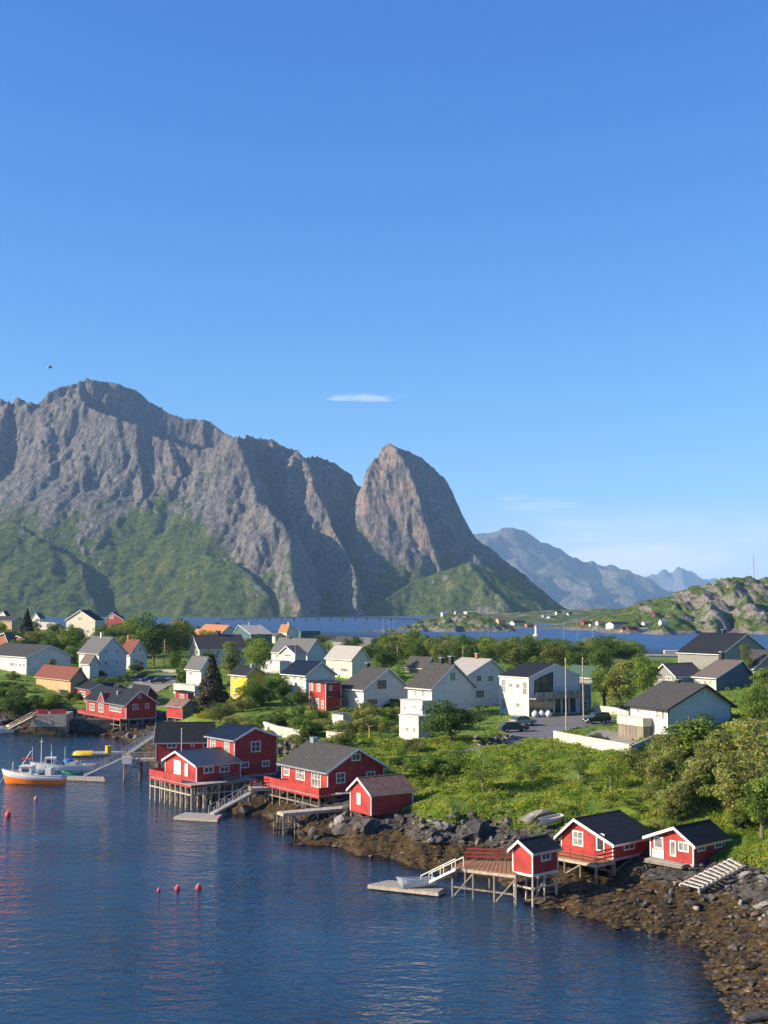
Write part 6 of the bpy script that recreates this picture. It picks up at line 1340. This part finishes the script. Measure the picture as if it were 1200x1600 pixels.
# ------------------------------------------------------------------ rocks and weed on the shore
RKB = [bigrock(i + 40, m) for i, m in enumerate([STONED, STONED, STONE, STONED, STONEB, STONE, STONED])]
def rocks(n, x0, x1, y0, y1, s0, s1, zlo, zhi, label, group, pick=None, sink=.25, name='rock'):
    k = 0; tr = 0
    while k < n and tr < n * 30:
        tr += 1; P = G(rt_.uniform(x0, x1), rt_.uniform(y0, y1))
        if not (zlo < P.z < zhi): continue
        s = s0 * (s1 / s0) ** (rt_.random() ** 1.6); o = link(name, (pick or (RKB[:2] + RKB[3:4] + RK if s > 1.2 else RK))[rt_.randrange(len(pick or (RKB[:2] + RKB[3:4] + RK if s > 1.2 else RK)))], loc=(P.x, P.y, P.z + s * (.35 - sink)), label=label, cat='rock', group=group)
        o.rotation_euler = (rt_.uniform(-.5, .5), rt_.uniform(-.5, .5), rt_.uniform(0, 6.28)); o.scale = (s * rt_.uniform(.9, 1.5), s, s * rt_.uniform(.7, 1)); k += 1
rocks(120, 545, 890, 1270, 1325, .5, 1.7, 1.6, 3.6, 'dark angular boulder in the bank below the grass slope', 'boulders of the bank below the slope')
rocks(60, 1040, 1210, 1365, 1440, .5, 1.3, .8, 3.5, 'grey stone in the heap beside the boat slip', 'stones of the heap by the boat slip')
rocks(26, 370, 560, 1240, 1310, .9, 2.6, .1, 2.8, 'dark rock under the stilted cabins', 'rocks under the stilted cabins')
rocks(26, 120, 300, 1118, 1155, 1.0, 2.8, .05, 3, 'dark rock at the waterline below the boathouses', 'rocks below the left boathouses')
rocks(24, 0, 60, 1110, 1140, 1.0, 2.6, .05, 3.4, 'dark rock along the bank by the timber quay', 'rocks by the timber quay')
rocks(34, 860, 1190, 1400, 1560, .4, 1.0, .1, 1.6, 'small dark stone lying in the seaweed', 'stones lying in the seaweed', [RK[0], RK[3], RK[6]])
for px, py, sx, sy, sz, k, lb in ((845, 1283, 4.4, 3.0, 3.3, 2, 'huge pale rounded boulder at the edge of the grass'), (795, 1272, 1.3, 1.0, 1.2, 4, 'single brown boulder in the grass left of the huge one'), (742, 1306, 5.4, 3.2, 2.8, 0, 'broad dark flat rock in the middle of the bank'), (690, 1294, 3.2, 2, 1.4, 5, 'flat pale slab on top of the bank'),
                              (1168, 1372, 1.9, 1.6, 1.7, 2, 'pale boulder under the red slip cradle'), (1192, 1385, 2.3, 1.6, 2.0, 5, 'pale boulder at the right edge above the stones'), (1200, 1420, 2.4, 1.8, 1.6, 2, 'light rock at the right edge of the stone heap'), (928, 1286, 4.0, 2.5, 1.6, 4, 'long brown rock behind the wide cabin roof'),
                              (1178, 1597, 3.6, 1.6, 1.3, 3, 'dark wet rock in the bottom corner'), (905, 1290, 3, 2, 1.5, 2, 'grey rock between boulder and cabin'), (575, 1296, 3.4, 2.6, 2.2, 0, 'dark rock carrying the stilts of the rusty roofed shed'), (835, 1413, 2.6, 1.8, 1.3, 4, 'brown rock at the foot of the tiny hut stilts'), (815, 1318, 2.4, 1.8, 1.4, 6, 'dark block behind the pier rail')):
    P = G(px, py); o = link('boulder', RKB[k], loc=(P.x, P.y, P.z + sz * .16), label=lb, cat='boulder'); o.scale = (sx, sy, sz); o.rotation_euler = (.1, .05, random.uniform(-.4, .4))
def lumps(n, rng_x, Y0, Y1, zlo, zhi, name, label, m, s0, s1):
    import bmesh
    bm = bmesh.new(); bmesh.ops.create_icosphere(bm, subdivisions=1, radius=1); bv = np.array([v.co[:] for v in bm.verts]); bf = np.array([[v.index for v in f.verts] for f in bm.faces]); bm.free()
    Y = np.exp(rng.uniform(math.log(Y0), math.log(Y1), n)); X = rng.uniform(*rng_x, n) * Y; Z0_ = TZ(X, Y); ok = (Z0_ > zlo) & (Z0_ < zhi); X, Y, Z0_ = X[ok], Y[ok], Z0_[ok]; Z = Z0_ + rough(X, Y, Z0_); k = len(X)
    s = s0 * (s1 / s0) ** (rng.rand(k) ** 2); V = bv[None] * rng.uniform(.6, 1.3, (k, len(bv), 1)) * s[:, None, None] * np.stack([rng.uniform(.8, 1.6, k), rng.uniform(.8, 1.3, k), rng.uniform(.2, .5, k)], -1)[:, None]
    V = V + np.stack([X, Y, Z], -1)[:, None]; F = bf[None] + (np.arange(k) * len(bv))[:, None, None]
    link(name, npmesh(name, V.reshape(-1, 3), F.reshape(-1, 3), m), kind='stuff', label=label)
lumps(20000, (-.10, .42), 66, 150, -.6, 1.8, 'seaweed', 'brown bladder wrack covering the tidal stones', WEED, .10, .36)
lumps(8000, (-.10, .40), 80, 150, 1.5, 3.2, 'shore_stones', 'small dark stones filling the bank', STONED, .12, .55)
lumps(3500, (-.34, -.16), 190, 300, -.2, 3.0, 'bank_stones', 'dark stones under the far boathouses', STONED, .2, .7)
